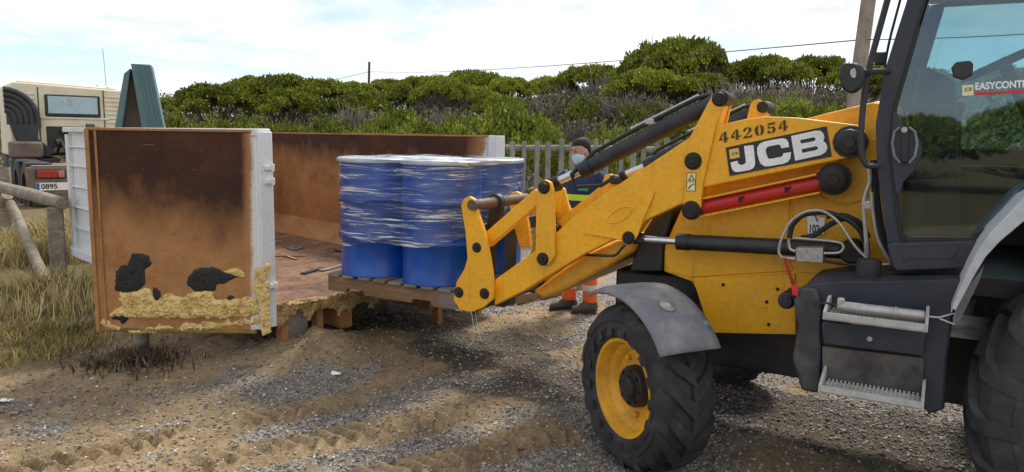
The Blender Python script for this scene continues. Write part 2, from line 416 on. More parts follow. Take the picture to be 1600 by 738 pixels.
def ground_mat():
    m, t, b = mat_new('sandy_ground'); a = nd(t, 'ShaderNodeAttribute', attribute_name='mask'); sp = nd(t, 'ShaderNodeSeparateColor')
    t.links.new(a.outputs['Color'], sp.inputs[0])
    n1 = noise(t, 2.2, 8, .7); n2 = noise(t, 26, 6, .75); n3 = noise(t, 110, 3, .7)
    vor = nd(t, 'ShaderNodeTexVoronoi'); vor.inputs['Scale'].default_value = 75; c = nd(t, 'ShaderNodeTexCoord'); t.links.new(c.outputs['Object'], vor.inputs['Vector'])
    sand = ramp(t, n2.outputs[0], [(.25, (.27, .19, .11)), (.5, (.49, .37, .225)), (.75, (.62, .49, .33))])
    sand2 = ramp(t, n1.outputs[0], [(.3, (.55, .51, .46)), (.68, (1.12, 1.08, 1.02))])
    mm = nd(t, 'ShaderNodeMix', data_type='RGBA', blend_type='MULTIPLY'); mm.inputs[0].default_value = 1
    t.links.new(sand.outputs[0], mm.inputs[6]); t.links.new(sand2.outputs[0], mm.inputs[7])
    bw = nd(t, 'ShaderNodeRGBToBW'); t.links.new(vor.outputs['Color'], bw.inputs[0])
    grav = ramp(t, bw.outputs[0], [(.15, (.15, .13, .11)), (.5, (.32, .285, .24)), (.9, (.54, .49, .43))])
    def brk(src, n, k):
        q = nd(t, 'ShaderNodeMath', operation='MULTIPLY_ADD'); t.links.new(n.outputs[0], q.inputs[0]); q.inputs[1].default_value = k
        q2 = nd(t, 'ShaderNodeMath', operation='ADD'); q2.inputs[1].default_value = -k / 2; t.links.new(src, q.inputs[2]); t.links.new(q.outputs[0], q2.inputs[0])
        return ramp(t, q2.outputs[0], [(.35, (0, 0, 0)), (.65, (1, 1, 1))]).outputs[0]
    col = mixc(t, brk(sp.outputs[0], n2, 1.7), mm.outputs[2], grav.outputs[0])
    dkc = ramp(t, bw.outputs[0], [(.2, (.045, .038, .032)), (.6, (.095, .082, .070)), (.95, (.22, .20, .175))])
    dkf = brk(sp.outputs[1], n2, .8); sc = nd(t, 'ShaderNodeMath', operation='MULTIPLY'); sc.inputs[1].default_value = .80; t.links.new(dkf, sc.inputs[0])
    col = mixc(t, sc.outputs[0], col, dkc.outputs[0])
    soil = ramp(t, n2.outputs[0], [(.25, (.085, .062, .03)), (.5, (.20, .15, .07)), (.78, (.33, .26, .13))])
    col = mixc(t, brk(sp.outputs[2], n1, .8), col, soil.outputs[0])
    t.links.new(col, b.inputs['Base Color']); b.inputs['Roughness'].default_value = .95; b.inputs['Specular IOR Level'].default_value = .2
    ad = nd(t, 'ShaderNodeMath', operation='MULTIPLY_ADD'); ad.inputs[1].default_value = .6
    t.links.new(n3.outputs[0], ad.inputs[0]); t.links.new(n2.outputs[0], ad.inputs[2])
    bump(t, b, ad.outputs[0], 1.0, .03); return m
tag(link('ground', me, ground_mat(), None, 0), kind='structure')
bpy.data.objects['ground'].data.shade_smooth()
def gpt(u, v):
    p = gz(u, v); return Vector((p.x, p.y, float(gheight(np.array([p.x]), np.array([p.y]))[0])))
def gh(x, y): return float(gheight(np.array([float(x)]), np.array([float(y)]))[0])

# ---- loose gravel (nobody could count it)
def stones(name, N, lo, hi, colr, label, dens):
    X = rng.uniform(-3.6, 3.4, N * 6); Y = 2.7 + (rng.random(N * 6) ** 1.5) * 5.6
    w = dens(X, Y); keep = rng.random(N * 6) < w; X, Y = X[keep][:N], Y[keep][:N]; n = len(X)
    r = lo + (hi - lo) * rng.random(n) ** 3.2; Z = gheight(X, Y)
    base = np.array([(1, 0, 0), (-1, 0, 0), (0, 1, 0), (0, -1, 0), (0, 0, 1), (0, 0, -1)], float)
    fc = np.array([(0, 2, 4), (2, 1, 4), (1, 3, 4), (3, 0, 4), (2, 0, 5), (1, 2, 5), (3, 1, 5), (0, 3, 5)])
    V = base[None] * rng.uniform(.55, 1.25, (n, 6, 1)); V[:, :, 2] *= .62
    an = rng.uniform(0, 6.28, n); ca_, sa = np.cos(an), np.sin(an); x = V[:, :, 0] * ca_[:, None] - V[:, :, 1] * sa[:, None]; y = V[:, :, 0] * sa[:, None] + V[:, :, 1] * ca_[:, None]
    tilt = rng.uniform(-.6, .6, n); z = V[:, :, 2] + x * tilt[:, None] * .6
    P = np.stack([x * r[:, None] + X[:, None], y * r[:, None] + Y[:, None], z * r[:, None] + (Z + r * .25)[:, None]], 2)
    Fq = (fc[None] + (np.arange(n) * 6)[:, None, None]).reshape(-1, 3)
    me = np_mesh(name, P.reshape(-1, 3), Fq); a = me.color_attributes.new('tone', 'FLOAT_COLOR', 'POINT')
    tn = np.repeat(rng.random(n) ** 1.6, 6); a.data.foreach_set('color', np.stack([tn, tn, tn, np.ones_like(tn)], 1).astype(np.float32).ravel())
    m, t, b = mat_new(name + '_stone'); at_ = nd(t, 'ShaderNodeAttribute', attribute_name='tone')
    c = ramp(t, at_.outputs['Fac'], colr); t.links.new(c.outputs[0], b.inputs['Base Color']); b.inputs['Roughness'].default_value = .85
    return tag(link(name, me, m, None, 0), label, 'gravel', kind='stuff')
def dens_g(X, Y):
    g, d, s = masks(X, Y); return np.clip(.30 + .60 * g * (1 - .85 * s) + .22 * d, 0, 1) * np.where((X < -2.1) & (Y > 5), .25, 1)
stones('gravel', 95000, .003, .0165, [(0, (.12, .10, .08)), (.35, (.28, .24, .19)), (.7, (.40, .34, .265)), (.9, (.50, .45, .385)), (1, (.70, .66, .58))], 'loose grey gravel scattered over the sandy yard', dens_g)

# ---- grass (stuff)
def blades(name, pts, hlo, hhi, wd, cols, label, lean=.5, cat='grass'):
    n = len(pts); X, Y = pts[:, 0], pts[:, 1]; Z = gheight(X, Y) - .01
    h = rng.uniform(hlo, hhi, n) * (.5 + fbm(X * 1.6, Y * 1.6, 61)); an = rng.uniform(0, 6.283, n); ln = rng.uniform(.1, lean, n) * h * 1.6; w = wd * rng.uniform(.6, 1.4, n)
    dx_, dy_ = np.cos(an), np.sin(an); sx, sy = -dy_ * w, dx_ * w
    def P(s, k, hh): return np.stack([X + dx_ * ln * k * k + s * sx * (1 - k * .9), Y + dy_ * ln * k * k + s * sy * (1 - k * .9), Z + hh * h], 1)
    V = np.stack([P(-1, 0, 0), P(1, 0, 0), P(1, .55, .6), P(-1, .55, .6), P(0, 1, .92)], 1).reshape(-1, 3)
    o = np.arange(n) * 5
    Fq = np.concatenate([np.stack([o, o + 1, o + 2], 1), np.stack([o, o + 2, o + 3], 1), np.stack([o + 3, o + 2, o + 4], 1)])
    me = np_mesh(name, V, Fq); a = me.color_attributes.new('tone', 'FLOAT_COLOR', 'POINT')
    tn = np.repeat(np.clip(.55 * rng.random(n) + .9 * (fbm(X * 1.3, Y * 1.3, 51) - .28), 0, 1), 5)
    a.data.foreach_set('color', np.stack([tn, tn, tn, np.ones_like(tn)], 1).astype(np.float32).ravel())
    m, t, b = mat_new(name + '_blade'); at_ = nd(t, 'ShaderNodeAttribute', attribute_name='tone'); c = ramp(t, at_.outputs['Fac'], cols)
    t.links.new(c.outputs[0], b.inputs['Base Color']); b.inputs['Roughness'].default_value = .8
    b.inputs['Specular IOR Level'].default_value = .2
    return tag(link(name, me, m, None, 0), label, cat, kind='stuff')
def scatter_grass(N, fn, box):
    X = rng.uniform(box[0], box[1], N); Y = rng.uniform(box[2], box[3], N); k = rng.random(N) < fn(X, Y); return np.stack([X[k], Y[k]], 1)
gcol = [(0, (.08, .11, .022)), (.2, (.17, .16, .04)), (.42, (.32, .24, .085)), (.75, (.48, .37, .16)), (1, (.56, .46, .25))]
g1 = scatter_grass(190000, lambda X, Y: masks(X, Y)[2] ** 1.5 * sstep(.30, .58, fbm(X * 1.5, Y * 1.5, 71)) * sstep(3.7, 5.2, Y), (-7.5, -1.3, 3.6, 8.0))
blades('short_grass', g1, .02, .095, .004, gcol, 'patchy green and straw coloured grass beside the log rail', .9)
g2 = scatter_grass(48000, lambda X, Y: sstep(.42, .66, fbm(X * .9, Y * .9, 81)) * sstep(6.4, 7.6, Y) * sstep(-3.6, -4.4, X + .42 * (Y - 7)) , (-11, -3.2, 6.4, 11.5))
blades('tall_dry_grass', g2, .10, .36, .006, [(0, (.16, .15, .04)), (.2, (.32, .26, .09)), (.6, (.52, .41, .19)), (1, (.64, .53, .31))], 'tall dry straw grass below the log rail and truck', .7)
bc = gz(212, 566)
th_ = rng.uniform(0, 6.283, 900); rr_ = np.abs(rng.normal(0, .17, 900))
g3 = np.stack([bc.x + np.cos(th_) * rr_ * 1.4, bc.y + np.sin(th_) * rr_], 1)
blades('dead_brush', g3, .05, .13, .006, [(0, (.03, .02, .014)), (.6, (.075, .05, .033)), (1, (.17, .12, .08))], 'dark dead brush heaped around the wooden stump', 1.4, 'brush')

# ================================================================== open-top steel container
P1 = Vector((-1.81, 5.43, 0)); CANG = rad(45.6)
cont = empty('skip_container', P1, CANG)
tag(cont, 'open-topped rusty steel skip container with white outside and burnt brown inside', 'container')
CI = Matrix.Rotation(-CANG, 3, 'Z')
WV = Vector((math.cos(CANG), math.sin(CANG), 0)); LV = Vector((-math.sin(CANG), math.cos(CANG), 0))
def rust_mat(name, ax, flip, dark_at, white_at, seed):
    """rust and scorch stains over white paint; ax = generated axis along the sheet"""
    m, t, b = mat_new(name); tcn = nd(t, 'ShaderNodeTexCoord'); sp = nd(t, 'ShaderNodeSeparateXYZ'); t.links.new(tcn.outputs['Generated'], sp.inputs[0])
    along = sp.outputs[ax]
    if flip:
        q = nd(t, 'ShaderNodeMath', operation='SUBTRACT'); q.inputs[0].default_value = 1; t.links.new(along, q.inputs[1]); along = q.outputs[0]
    mp = nd(t, 'ShaderNodeMapping'); mp.inputs['Location'].default_value = (seed, seed * 2, 0); t.links.new(tcn.outputs['Object'], mp.inputs[0])
    mp2 = nd(t, 'ShaderNodeMapping'); mp2.inputs['Scale'].default_value = (2.2, 2.2, .9); t.links.new(mp.outputs[0], mp2.inputs[0])
    n1 = noise(t, 2.6, 8, .68, mp.outputs[0]); n2 = noise(t, 2.0, 6, .6, mp2.outputs[0]); n3 = noise(t, 60, 4, .7, mp.outputs[0])
    def madd(a, k, c):
        q = nd(t, 'ShaderNodeMath', operation='MULTIPLY_ADD'); t.links.new(a, q.inputs[0]); q.inputs[1].default_value = k
        if isinstance(c, float): q.inputs[2].default_value = c
        else: t.links.new(c, q.inputs[2])
        return q.outputs[0]
    base = ramp(t, n1.outputs[0], [(.28, (.22, .095, .038)), (.5, (.37, .18, .07)), (.72, (.47, .25, .11))])
    # dark scorch towards the top
    d = madd(n2.outputs[0], .28, sp.outputs[2]); d = madd(n1.outputs[0], .55, d); d = madd(n3.outputs[0], .10, d); d = madd(along, .16, d)
    d = madd(d, .5, 0.0); dm = ramp(t, d, [(min(.9, dark_at), (0, 0, 0)), (min(.95, dark_at + .06), (.5, .5, .5)), (min(1, dark_at + .12), (1, 1, 1))])
    dc = ramp(t, n1.outputs[0], [(.3, (.030, .013, .009)), (.55, (.060, .023, .013)), (.75, (.105, .038, .017))])
    col = mixc(t, dm.outputs[0], base.outputs[0], dc.outputs[0])
    fine = ramp(t, n3.outputs[0], [(.3, (.78, .78, .78)), (.7, (1.15, 1.12, 1.08))])
    mm = nd(t, 'ShaderNodeMix', data_type='RGBA', blend_type='MULTIPLY'); mm.inputs[0].default_value = 1
    t.links.new(col, mm.inputs[6]); t.links.new(fine.outputs[0], mm.inputs[7]); col = mm.outputs[2]
    mp3 = nd(t, 'ShaderNodeMapping'); mp3.inputs['Rotation'].default_value = (.3, .9, .2); mp3.inputs['Scale'].default_value = (4, 4, 130); t.links.new(mp.outputs[0], mp3.inputs[0])
    n4 = noise(t, 1.0, 3, .6, mp3.outputs[0]); sm = ramp(t, n4.outputs[0], [(.70, (0, 0, 0)), (.72, (.55, .55, .55))]); col = mixc(t, sm.outputs[0], col, (.42, .30, .20))
    n5 = noise(t, 30, 8, .8, mp.outputs[0]); sm = ramp(t, n5.outputs[0], [(.66, (0, 0, 0)), (.69, (.7, .7, .7))]); col = mixc(t, sm.outputs[0], col, (.05, .025, .015))
    if white_at[0]:
        zz = madd(sp.outputs[2], -.035, along)
        e = madd(n1.outputs[0], .05, zz); e = madd(n3.outputs[0], .03, e)
        wm = ramp(t, e, [(white_at[0] - .012, (0, 0, 0)), (white_at[0], (.5, .5, .5)), (white_at[0] + .012, (1, 1, 1))])
        edge = ramp(t, e, [(white_at[0] - .06, (0, 0, 0)), (white_at[0] - .02, (.8, .8, .8))])
        col = mixc(t, edge.outputs[0], col, (.40, .20, .085)); col = mixc(t, wm.outputs[0], col, (.66, .65, .60))
    t.links.new(col, b.inputs['Base Color']); b.inputs['Roughness'].default_value = .78; b.inputs['Specular IOR Level'].default_value = .3
    bump(t, b, n3.outputs[0], .25, .004); return m
M['rust_door'] = rust_mat('rust_door', 0, False, .505, (.935, 0), 1.3)
M['rust_wall'] = rust_mat('rust_wall', 1, True, .60, (1.0, 0), 4.1)
M['rust_plain'] = rust_mat('rust_plain', 0, False, .88, (0, 0), 2.2)
def floor_mat():
    m, t, b = mat_new('rusty_floor'); n = noise(t, 3.5, 9, .75, None, .8); n2 = noise(t, 22, 6, .7)
    c = ramp(t, n.outputs[0], [(.25, (.035, .018, .012)), (.42, (.13, .065, .035)), (.58, (.27, .15, .085)), (.75, (.36, .25, .17))])
    f = ramp(t, n2.outputs[0], [(.3, (.6, .6, .6)), (.7, (1.2, 1.2, 1.2))]); mm = nd(t, 'ShaderNodeMix', data_type='RGBA', blend_type='MULTIPLY'); mm.inputs[0].default_value = 1
    t.links.new(c.outputs[0], mm.inputs[6]); t.links.new(f.outputs[0], mm.inputs[7]); t.links.new(mm.outputs[2], b.inputs['Base Color'])
    b.inputs['Roughness'].default_value = .85; bump(t, b, n2.outputs[0], .6, .02); return m
M['floor'] = floor_mat()
def foam_mat():
    m, t, b = mat_new('yellow_foam'); n = noise(t, 14, 8, .75); n2 = noise(t, 60, 4, .7)
    c = ramp(t, n.outputs[0], [(.26, (.12, .075, .025)), (.36, (.40, .25, .07)), (.46, (.64, .44, .15)), (.58, (.74, .57, .25)), (.75, (.78, .68, .42))])
    t.links.new(c.outputs[0], b.inputs['Base Color']); b.inputs['Roughness'].default_value = .8; bump(t, b, n2.outputs[0], .5, .008); return m
M['foam'] = foam_mat()
def foam2():
    m, t, b = mat_new('brown_foam'); n = noise(t, 16, 8, .75); n2 = noise(t, 60, 4, .7); c = ramp(t, n.outputs[0], [(.28, (.07, .04, .02)), (.42, (.24, .14, .055)), (.56, (.42, .28, .11)), (.72, (.58, .44, .22))])
    t.links.new(c.outputs[0], b.inputs['Base Color']); b.inputs['Roughness'].default_value = .85; bump(t, b, n2.outputs[0], .5, .008); return m
M['foam2'] = foam2()
M['foamdirty'] = paint('dirty_foam', (.26, .17, .05), .85, 0, (.06, .05, .02), .9, 7, 40, .4)
M['tar'] = paint('black_tar', (.008, .008, .009), .5, 0, (.03, .03, .032), .5, 14, 60, .6)

CW, CL, ZF, ZT = 2.40, 4.75, .45, 1.75
MB().box((CW / 2, CL / 2, .41), (CW - .02, CL, .08)).build('floor', M['floor'], cont)
b = MB()
for x in (.72, 1.68): b.box((x, CL / 2 + .05, .255), (.12, CL - .1, .22))
for y in np.arange(.5, CL, .75): b.box((CW / 2, y, .335), (CW - .1, .08, .06))
b.build('underframe', M['rust_plain'], cont, bevel=.004)
for sx, x0 in ((0, -.03), (1, CW - .03)):
    MB().box((x0 + .03 + (-.022 if sx == 0 else .022), CL / 2 + .04, (ZF + ZT) / 2 - .08), (.044, CL - .08, ZT - ZF + .16)).build('side_wall', M['white'], cont, bevel=.004)
lin = MB().box((CW - .016, CL / 2 + .06, (ZF + ZT) / 2), (.026, CL - .16, ZT - ZF - .012)).build('wall_lining', M['rust_wall'], cont)
MB().box((.016, CL / 2 + .06, (ZF + ZT) / 2), (.026, CL - .16, ZT - ZF - .012)).build('wall_lining', M['rust_plain'], cont)
MB().prism([(CW - .03, .1, ZF + .001), (CW - .26, .1, ZF + .001), (CW - .03, .1, ZF + .20)], (0, CL - .2, 0)).build('skirting_plate', M['rust_plain'], cont)
MB().box((CW / 2, CL - .02, (ZF + ZT) / 2), (CW - .01, .05, ZT - ZF)).build('front_wall', M['rust_plain'], cont)
# top rails and ribs on the white outside
MB().box((-.035, CL / 2, ZT + .004), (.13, CL + .02, .055)).build('top_rail', M['white'], cont, bevel=.008)
MB().box((CW + .005, CL / 2 + .05, ZT + .004), (.075, CL - .1, .018)).build('top_rail', M['rust_plain'], cont, bevel=.004)
for z in (.62, .86, 1.10, 1.34, 1.56): MB().box((-.058, CL / 2 + .05, z), (.030, CL - .15, .022)).build('side_rib', M['white'], cont, bevel=.008)
for y in (1.2, 2.4, 3.6, 4.68): MB().box((-.066, y, 1.03), (.05, .09, 1.34)).build('side_post', M['white'], cont, bevel=.008)
MB().box((-.08, CL / 2, .33), (.10, CL - .1, .10)).build('side_sill', M['white'], cont, bevel=.01)
for x in (-.02, CW - .01):
    p = MB().box((x, .035, 1.03), (.11, .12, 1.46)).build('rear_post', M['white'], cont, bevel=.006)
    for z in (1.50, 1.40, .62):
        MB().box((x + .01, -.035, z), (.06, .03, .035)).box((x + .035, -.05, z), (.018, .045, .055)).build('hinge', M['white'], p, bevel=.004)
# rear door swung right round, its burnt inner face towards the yard
def DP(s, z, off=0.0):
    q = CI @ Vector((-s, -.045 - off, 0)); return Vector((q.x, q.y, z))
DN = DP(0, 0, 1) - DP(0, 0, 0)
door = MB().prism([DP(.055, .285), DP(1.285, .27), DP(1.285, 1.757), DP(.055, 1.752)], -DN * .055).build('door', M['rust_door'], cont, bevel=.004)
def strip(s0, s1, z0, z1, o0, o1): return MB().prism([DP(s0, z0, o0), DP(s1, z0, o0), DP(s1, z1, o0), DP(s0, z1, o0)], DN * (o1 - o0))
strip(1.215, 1.232, .30, 1.75, .002, .011).build('door_seam', M['rust_plain'], door, bevel=.003)
strip(1.27, 1.30, .25, 1.762, -.05, .014).build('door_edge', M['rust_plain'], door, bevel=.004)
strip(.05, 1.29, 1.752, 1.772, -.05, .010).build('door_edge', M['rust_plain'], door, bevel=.004)
strip(.052, .072, .45, 1.75, .002, .012).build('door_edge', M['white'], door, bevel=.003)
strip(.10, 1.28, .25, .285, -.055, .006).build('door_edge', M['foamdirty'], door, bevel=.01)
def poly_dist(P, x, y):
    n = len(P); ins = np.zeros(x.shape, bool); dmin = np.full(x.shape, 9.0)
    for i in range(n):
        (x1, y1), (x2, y2) = P[i], P[(i + 1) % n]
        c = ((y1 > y) != (y2 > y)) & (x < (x2 - x1) * (y - y1) / ((y2 - y1) if y2 != y1 else 1e-9) + x1); ins ^= c
        L2 = (x2 - x1) ** 2 + (y2 - y1) ** 2 + 1e-12; t = np.clip(((x - x1) * (x2 - x1) + (y - y1) * (y2 - y1)) / L2, 0, 1)
        dmin = np.minimum(dmin, np.hypot(x - x1 - t * (x2 - x1), y - y1 - t * (y2 - y1)))
    return np.where(ins, dmin, -dmin)
def crust(name, poly, fn, mat, parent, thick, res=.008, lump=9.0, rim=.05, seed=0, rag=.012):
    """lumpy crust stuck on a face; poly in (s,z), fn(s,z,off)->point"""
    P = np.array(poly); x0, y0 = P.min(0) - .02; x1, y1 = P.max(0) + .02
    xs, ys = np.arange(x0, x1, res), np.arange(y0, y1, res); X, Y = np.meshgrid(xs, ys)
    d = poly_dist(poly, X, Y) + rag * 2 * (fbm(X * 22, Y * 22, seed + 3) - .5)
    ok = d > 0; prof = np.sqrt(np.clip(d / rim, 0, 1))
    n = fbm(X * lump, Y * lump, seed); n2 = np.abs(fbm(X * lump * 2.3, Y * lump * 1.4, seed + 7) - .5) * 2
    n3 = np.abs(fbm(X * lump * 5, Y * lump * 3.2, seed + 17) - .5) * 2
    off = thick * prof * (.10 + 1.0 * n + .45 * (1 - n2) - .55 * (1 - n3) ** 3) * .8
    off = np.maximum(off, 0); st_ = thick * .34; k_ = np.floor(off / st_); fr_ = off / st_ - k_; off = (k_ + sstep(.55, .95, fr_)) * st_ * .85 + off * .15
    off = np.where(ok, off + .003, -.004)
    keep = ok.copy(); keep[1:] |= ok[:-1]; keep[:-1] |= ok[1:]; keep[:, 1:] |= ok[:, :-1]; keep[:, :-1] |= ok[:, 1:]
    idx = -np.ones(X.shape, int); idx[keep] = np.arange(keep.sum())
    V = [fn(a, b_, c) for a, b_, c in zip(X[keep], Y[keep], off[keep])]
    q = keep[:-1, :-1] & keep[1:, :-1] & keep[:-1, 1:] & keep[1:, 1:]
    Fq = np.stack([idx[:-1, :-1][q], idx[:-1, 1:][q], idx[1:, 1:][q], idx[1:, :-1][q]], 1)
    me = np_mesh(name, np.array(V), Fq); o = link(name, me, mat, parent, 0); me.shade_smooth(); return o
def dpx(L, ox=100, oy=360, k=.271):
    r = []
    for (x, y) in L:
        u, v = ox + k * x, oy + k * y; r.append(((425 - u) / 265 * 1.26, 1.75 - (v - 204) / 308 * 1.48))
    return r
T1 = [(310, 330), (315, 240), (350, 185), (390, 185), (420, 120), (470, 110), (515, 130), (525, 175), (490, 210), (485, 290), (440, 335), (380, 348)]
T2 = [(733, 300), (735, 250), (770, 205), (850, 185), (900, 190), (960, 215), (1025, 238), (960, 270), (900, 290), (890, 325), (830, 325), (780, 338)]
T3 = [(525, 330), (540, 305), (570, 330), (585, 370), (560, 392), (530, 380)]
T4 = [(950, 380), (970, 350), (1005, 345), (985, 390), (960, 410)]
T5 = [(275, 485), (380, 462), (378, 500), (345, 545), (320, 510), (280, 505)]
F1 = [(275, 478), (300, 440), (345, 420), (328, 340), (370, 345), (440, 335), (490, 315), (525, 335), (545, 390), (590, 350), (640, 350), (700, 365), (750, 340), (830, 325), (885, 335), (890, 380), (950, 375), (1000, 375), (1080, 355), (1140, 365), (1155, 450), (1090, 475), (1000, 470), (890, 482), (700, 490), (400, 492)]
F2 = [(215, 545), (225, 490), (270, 500), (285, 530), (420, 560), (560, 535), (760, 520), (1000, 500), (1160, 460), (1165, 520), (960, 540), (700, 560), (570, 570), (430, 590), (330, 575), (240, 572)]
F3 = [(930, 212), (985, 195), (1040, 195), (1068, 218), (1055, 242), (1010, 235)]
F4 = [(1122, 300), (1128, 190), (1150, 170), (1175, 200), (1195, 160), (1215, 165), (1212, 560), (1170, 570), (1155, 480), (1150, 380)]
for k, (pl, th_k) in enumerate(((T1, .011), (T2, .012), (T3, .008), (T4, .008), (T5, .008))):
    crust('tar_patch', dpx(pl), lambda s, z, o: DP(s, z, o + (.055 if False else .001)), M['tar'], door, th_k, .008, 10, .04, 20 + k)
crust('foam_crust', dpx(F1), lambda s, z, o: DP(s, z, o), M['foam'], door, .045, .005, 11, .03, 3, .02)
crust('foam_crust', dpx(F2), lambda s, z, o: DP(s, z, o - .01), M['foam'], door, .035, .005, 16, .02, 5, .035)
crust('foam_crust', dpx(F3), lambda s, z, o: DP(s, z, o + .004), M['foam'], door, .03, .006, 14, .02, 6)
crust('foam_crust', dpx(F4), lambda s, z, o: DP(s, z, o + .035), M['foam'], door, .025, .005, 20, .02, 8, .03)
# foam dripping along the rear edge of the floor
def RL(s, z, o): return Vector((s, -.002 - o, z))
drip = [(.0, .36)] + [(x, .375 - .03 * random.random() - (.07 if random.random() < .2 else 0)) for x in np.arange(.04, 1.62, .055)] + [(1.66, .38), (1.5, .47)] + [(x, .455 + .02 * random.random()) for x in np.arange(1.45, .05, -.09)] + [(.0, .46)]
crust('foam_crust', drip, RL, M['foam2'], cont, .028, .006, 20, .02, 12, .04)
fl = [(.02, 0)] + [(x, .05 + .09 * random.random()) for x in np.arange(.05, 1.6, .07)] + [(1.6, 0)]
crust('foam_crust', fl, lambda s, z, o: Vector((s, z - .01, ZF + o)), M['foam2'], cont, .02, .008, 20, .02, 14, .05)
for x, y in ((.14, .10), (.46, .12), (1.70, .1), (.1, 4.5), (2.2, 4.5), (2.25, .15)):
    MB().box((x, y, .185), (.055, .10, .37)).build('support_block', M['rust_plain'], cont, bevel=.006)
MB().box((.26, .14, .19), (.22, .05, .30)).build('support_plate', M['steel'], cont, bevel=.004)
# debris on the container floor
for k in range(26):
    x, y, a = random.uniform(.15, 1.9), random.uniform(.12, 3.2), random.uniform(0, 3.1); L = random.uniform(.08, .4)
    MB().box((x, y, ZF + .009), (L, random.uniform(.02, .07), .014), Matrix.Rotation(a, 3, 'Z')).build('debris_scrap', random.choice([M['palletgrey'], M['rust_plain'], M['pallet'], M['tar']]), cont)

# stump holding the door up
sp_ = gpt(222, 550)
tag(MB().lathe([(-.06, .062), (0, .060), (.10, .057), (.226 - sp_.z * 1, .056)], sp_, (0, 0, 1), 18).build('timber_stump', M['log'], None), 'short round timber stump propping the open rusty door', 'stump')

# ================================================================== pallet with four drums
DC = Vector((-.64, 5.93, 0)); DR, DH, PZ = .303, .895, .525
pal = empty('pallet', (DC.x, DC.y, PZ), -YA)
tag(pal, 'worn timber pallet carrying the blue drums on the loader forks', 'pallet')
for y in (-.56, 0, .56):
    pts = [(-.6, y - .022, .0), (-.42, y - .022, 0), (-.40, y - .022, .035), (-.24, y - .022, .035), (-.22, y - .022, 0), (.22, y - .022, 0), (.24, y - .022, .035), (.40, y - .022, .035), (.42, y - .022, 0), (.6, y - .022, 0), (.6, y - .022, .118), (-.6, y - .022, .118)]
    MB().prism(pts, (0, .044, 0)).build('stringer', M['pallet'] if y < .5 else M['palletgrey'], pal, bevel=.003)
for k in range(8):
    MB().box((-.53 + k * .1515, 0, .131), (.11, 1.19 + .02 * random.random(), .022)).build('deck_board', M['palletgrey'] if k != 3 else M['pallet'], pal, bevel=.003)
MB().box((.56, -.585, .066), (.16, .012, .112)).build('end_cleat', M['palletgrey'], pal, bevel=.002)
def drum_mat():
    m, t, b = mat_new('blue_drum_paint'); n = noise(t, 5, 6, .65); c = ramp(t, n.outputs[0], [(.3, (.004, .055, .30)), (.6, (.006, .080, .40)), (.85, (.03, .12, .40))])
    t.links.new(c.outputs[0], b.inputs['Base Color']); b.inputs['Roughness'].default_value = .3; n2 = noise(t, 30, 3); bump(t, b, n2.outputs[0], .04, .004); return m
M['drum'] = drum_mat(); M['drumlid'] = paint('drum_lid', (.68, .71, .75), .3, 0, (.40, .46, .56), .5, 5, 30, .05)
M['ring'] = paint('drum_ring', (.62, .63, .64), .35, .5, (.3, .3, .3), .4, 9, 40, .05)
dz = PZ + .1425
dl = ['blue steel drum at the container side of the pallet, most of its lower body bare', 'blue steel drum nearest the camera and the yellow arm, wrapped in film', 'blue steel drum at the back of the pallet, only its lid showing', 'blue steel drum at the far right beside the fork crossbar']
SPC = .306
for k, (a, c) in enumerate(((-1, -1), (1, -1), (-1, 1), (1, 1))):
    p = DC + JA * (a * SPC) + JB * (c * SPC)
    d = empty('oil_drum', (p.x, p.y, dz), random.uniform(0, 6)); tag(d, dl[k], 'drum', 'blue drums wrapped together on the pallet')
    prof = [(0, DR - .012), (0, DR - .002), (.012, DR), (.02, DR - .006)]
    for h in (.30, .60):
        prof += [(h - .022, DR - .006), (h - .010, DR + .004), (h, DR + .007), (h + .010, DR + .004), (h + .022, DR - .006)]
    prof += [(DH - .035, DR - .006), (DH - .01, DR - .006), (DH - .01, 0)]
    MB().lathe(prof, (0, 0, 0), (0, 0, 1), 48).build('body', M['drum'], d, 50)
    ld = MB().lathe([(DH - .008, 0), (DH - .008, DR - .05), (DH - .004, DR - .03), (DH + .005, DR - .015), (DH + .006, DR - .004), (DH - .006, DR - .004)], (0, 0, 0), (0, 0, 1), 48).build('lid', M['drumlid'], d, 50)
    MB().lathe([(DH - .006, .0), (DH + .006, .0), (DH + .006, .028), (DH - .006, .03)], (.16, 0, 0), (0, 0, 1), 14).build('bung', M['steel'], ld)
    MB().lathe([(DH - .022, DR - .002), (DH - .020, DR + .008), (DH, DR + .012), (DH + .010, DR + .004), (DH + .008, DR - .010)], (0, 0, 0), (0, 0, 1), 48, False, False).build('clamp_ring', M['ring'], d, 60)
    MB().bar((-.05, -DR - .014, DH - .006), (.05, -DR - .014, DH - .006), .014, .022).build('ring_latch', M['steel'], d, bevel=.003)
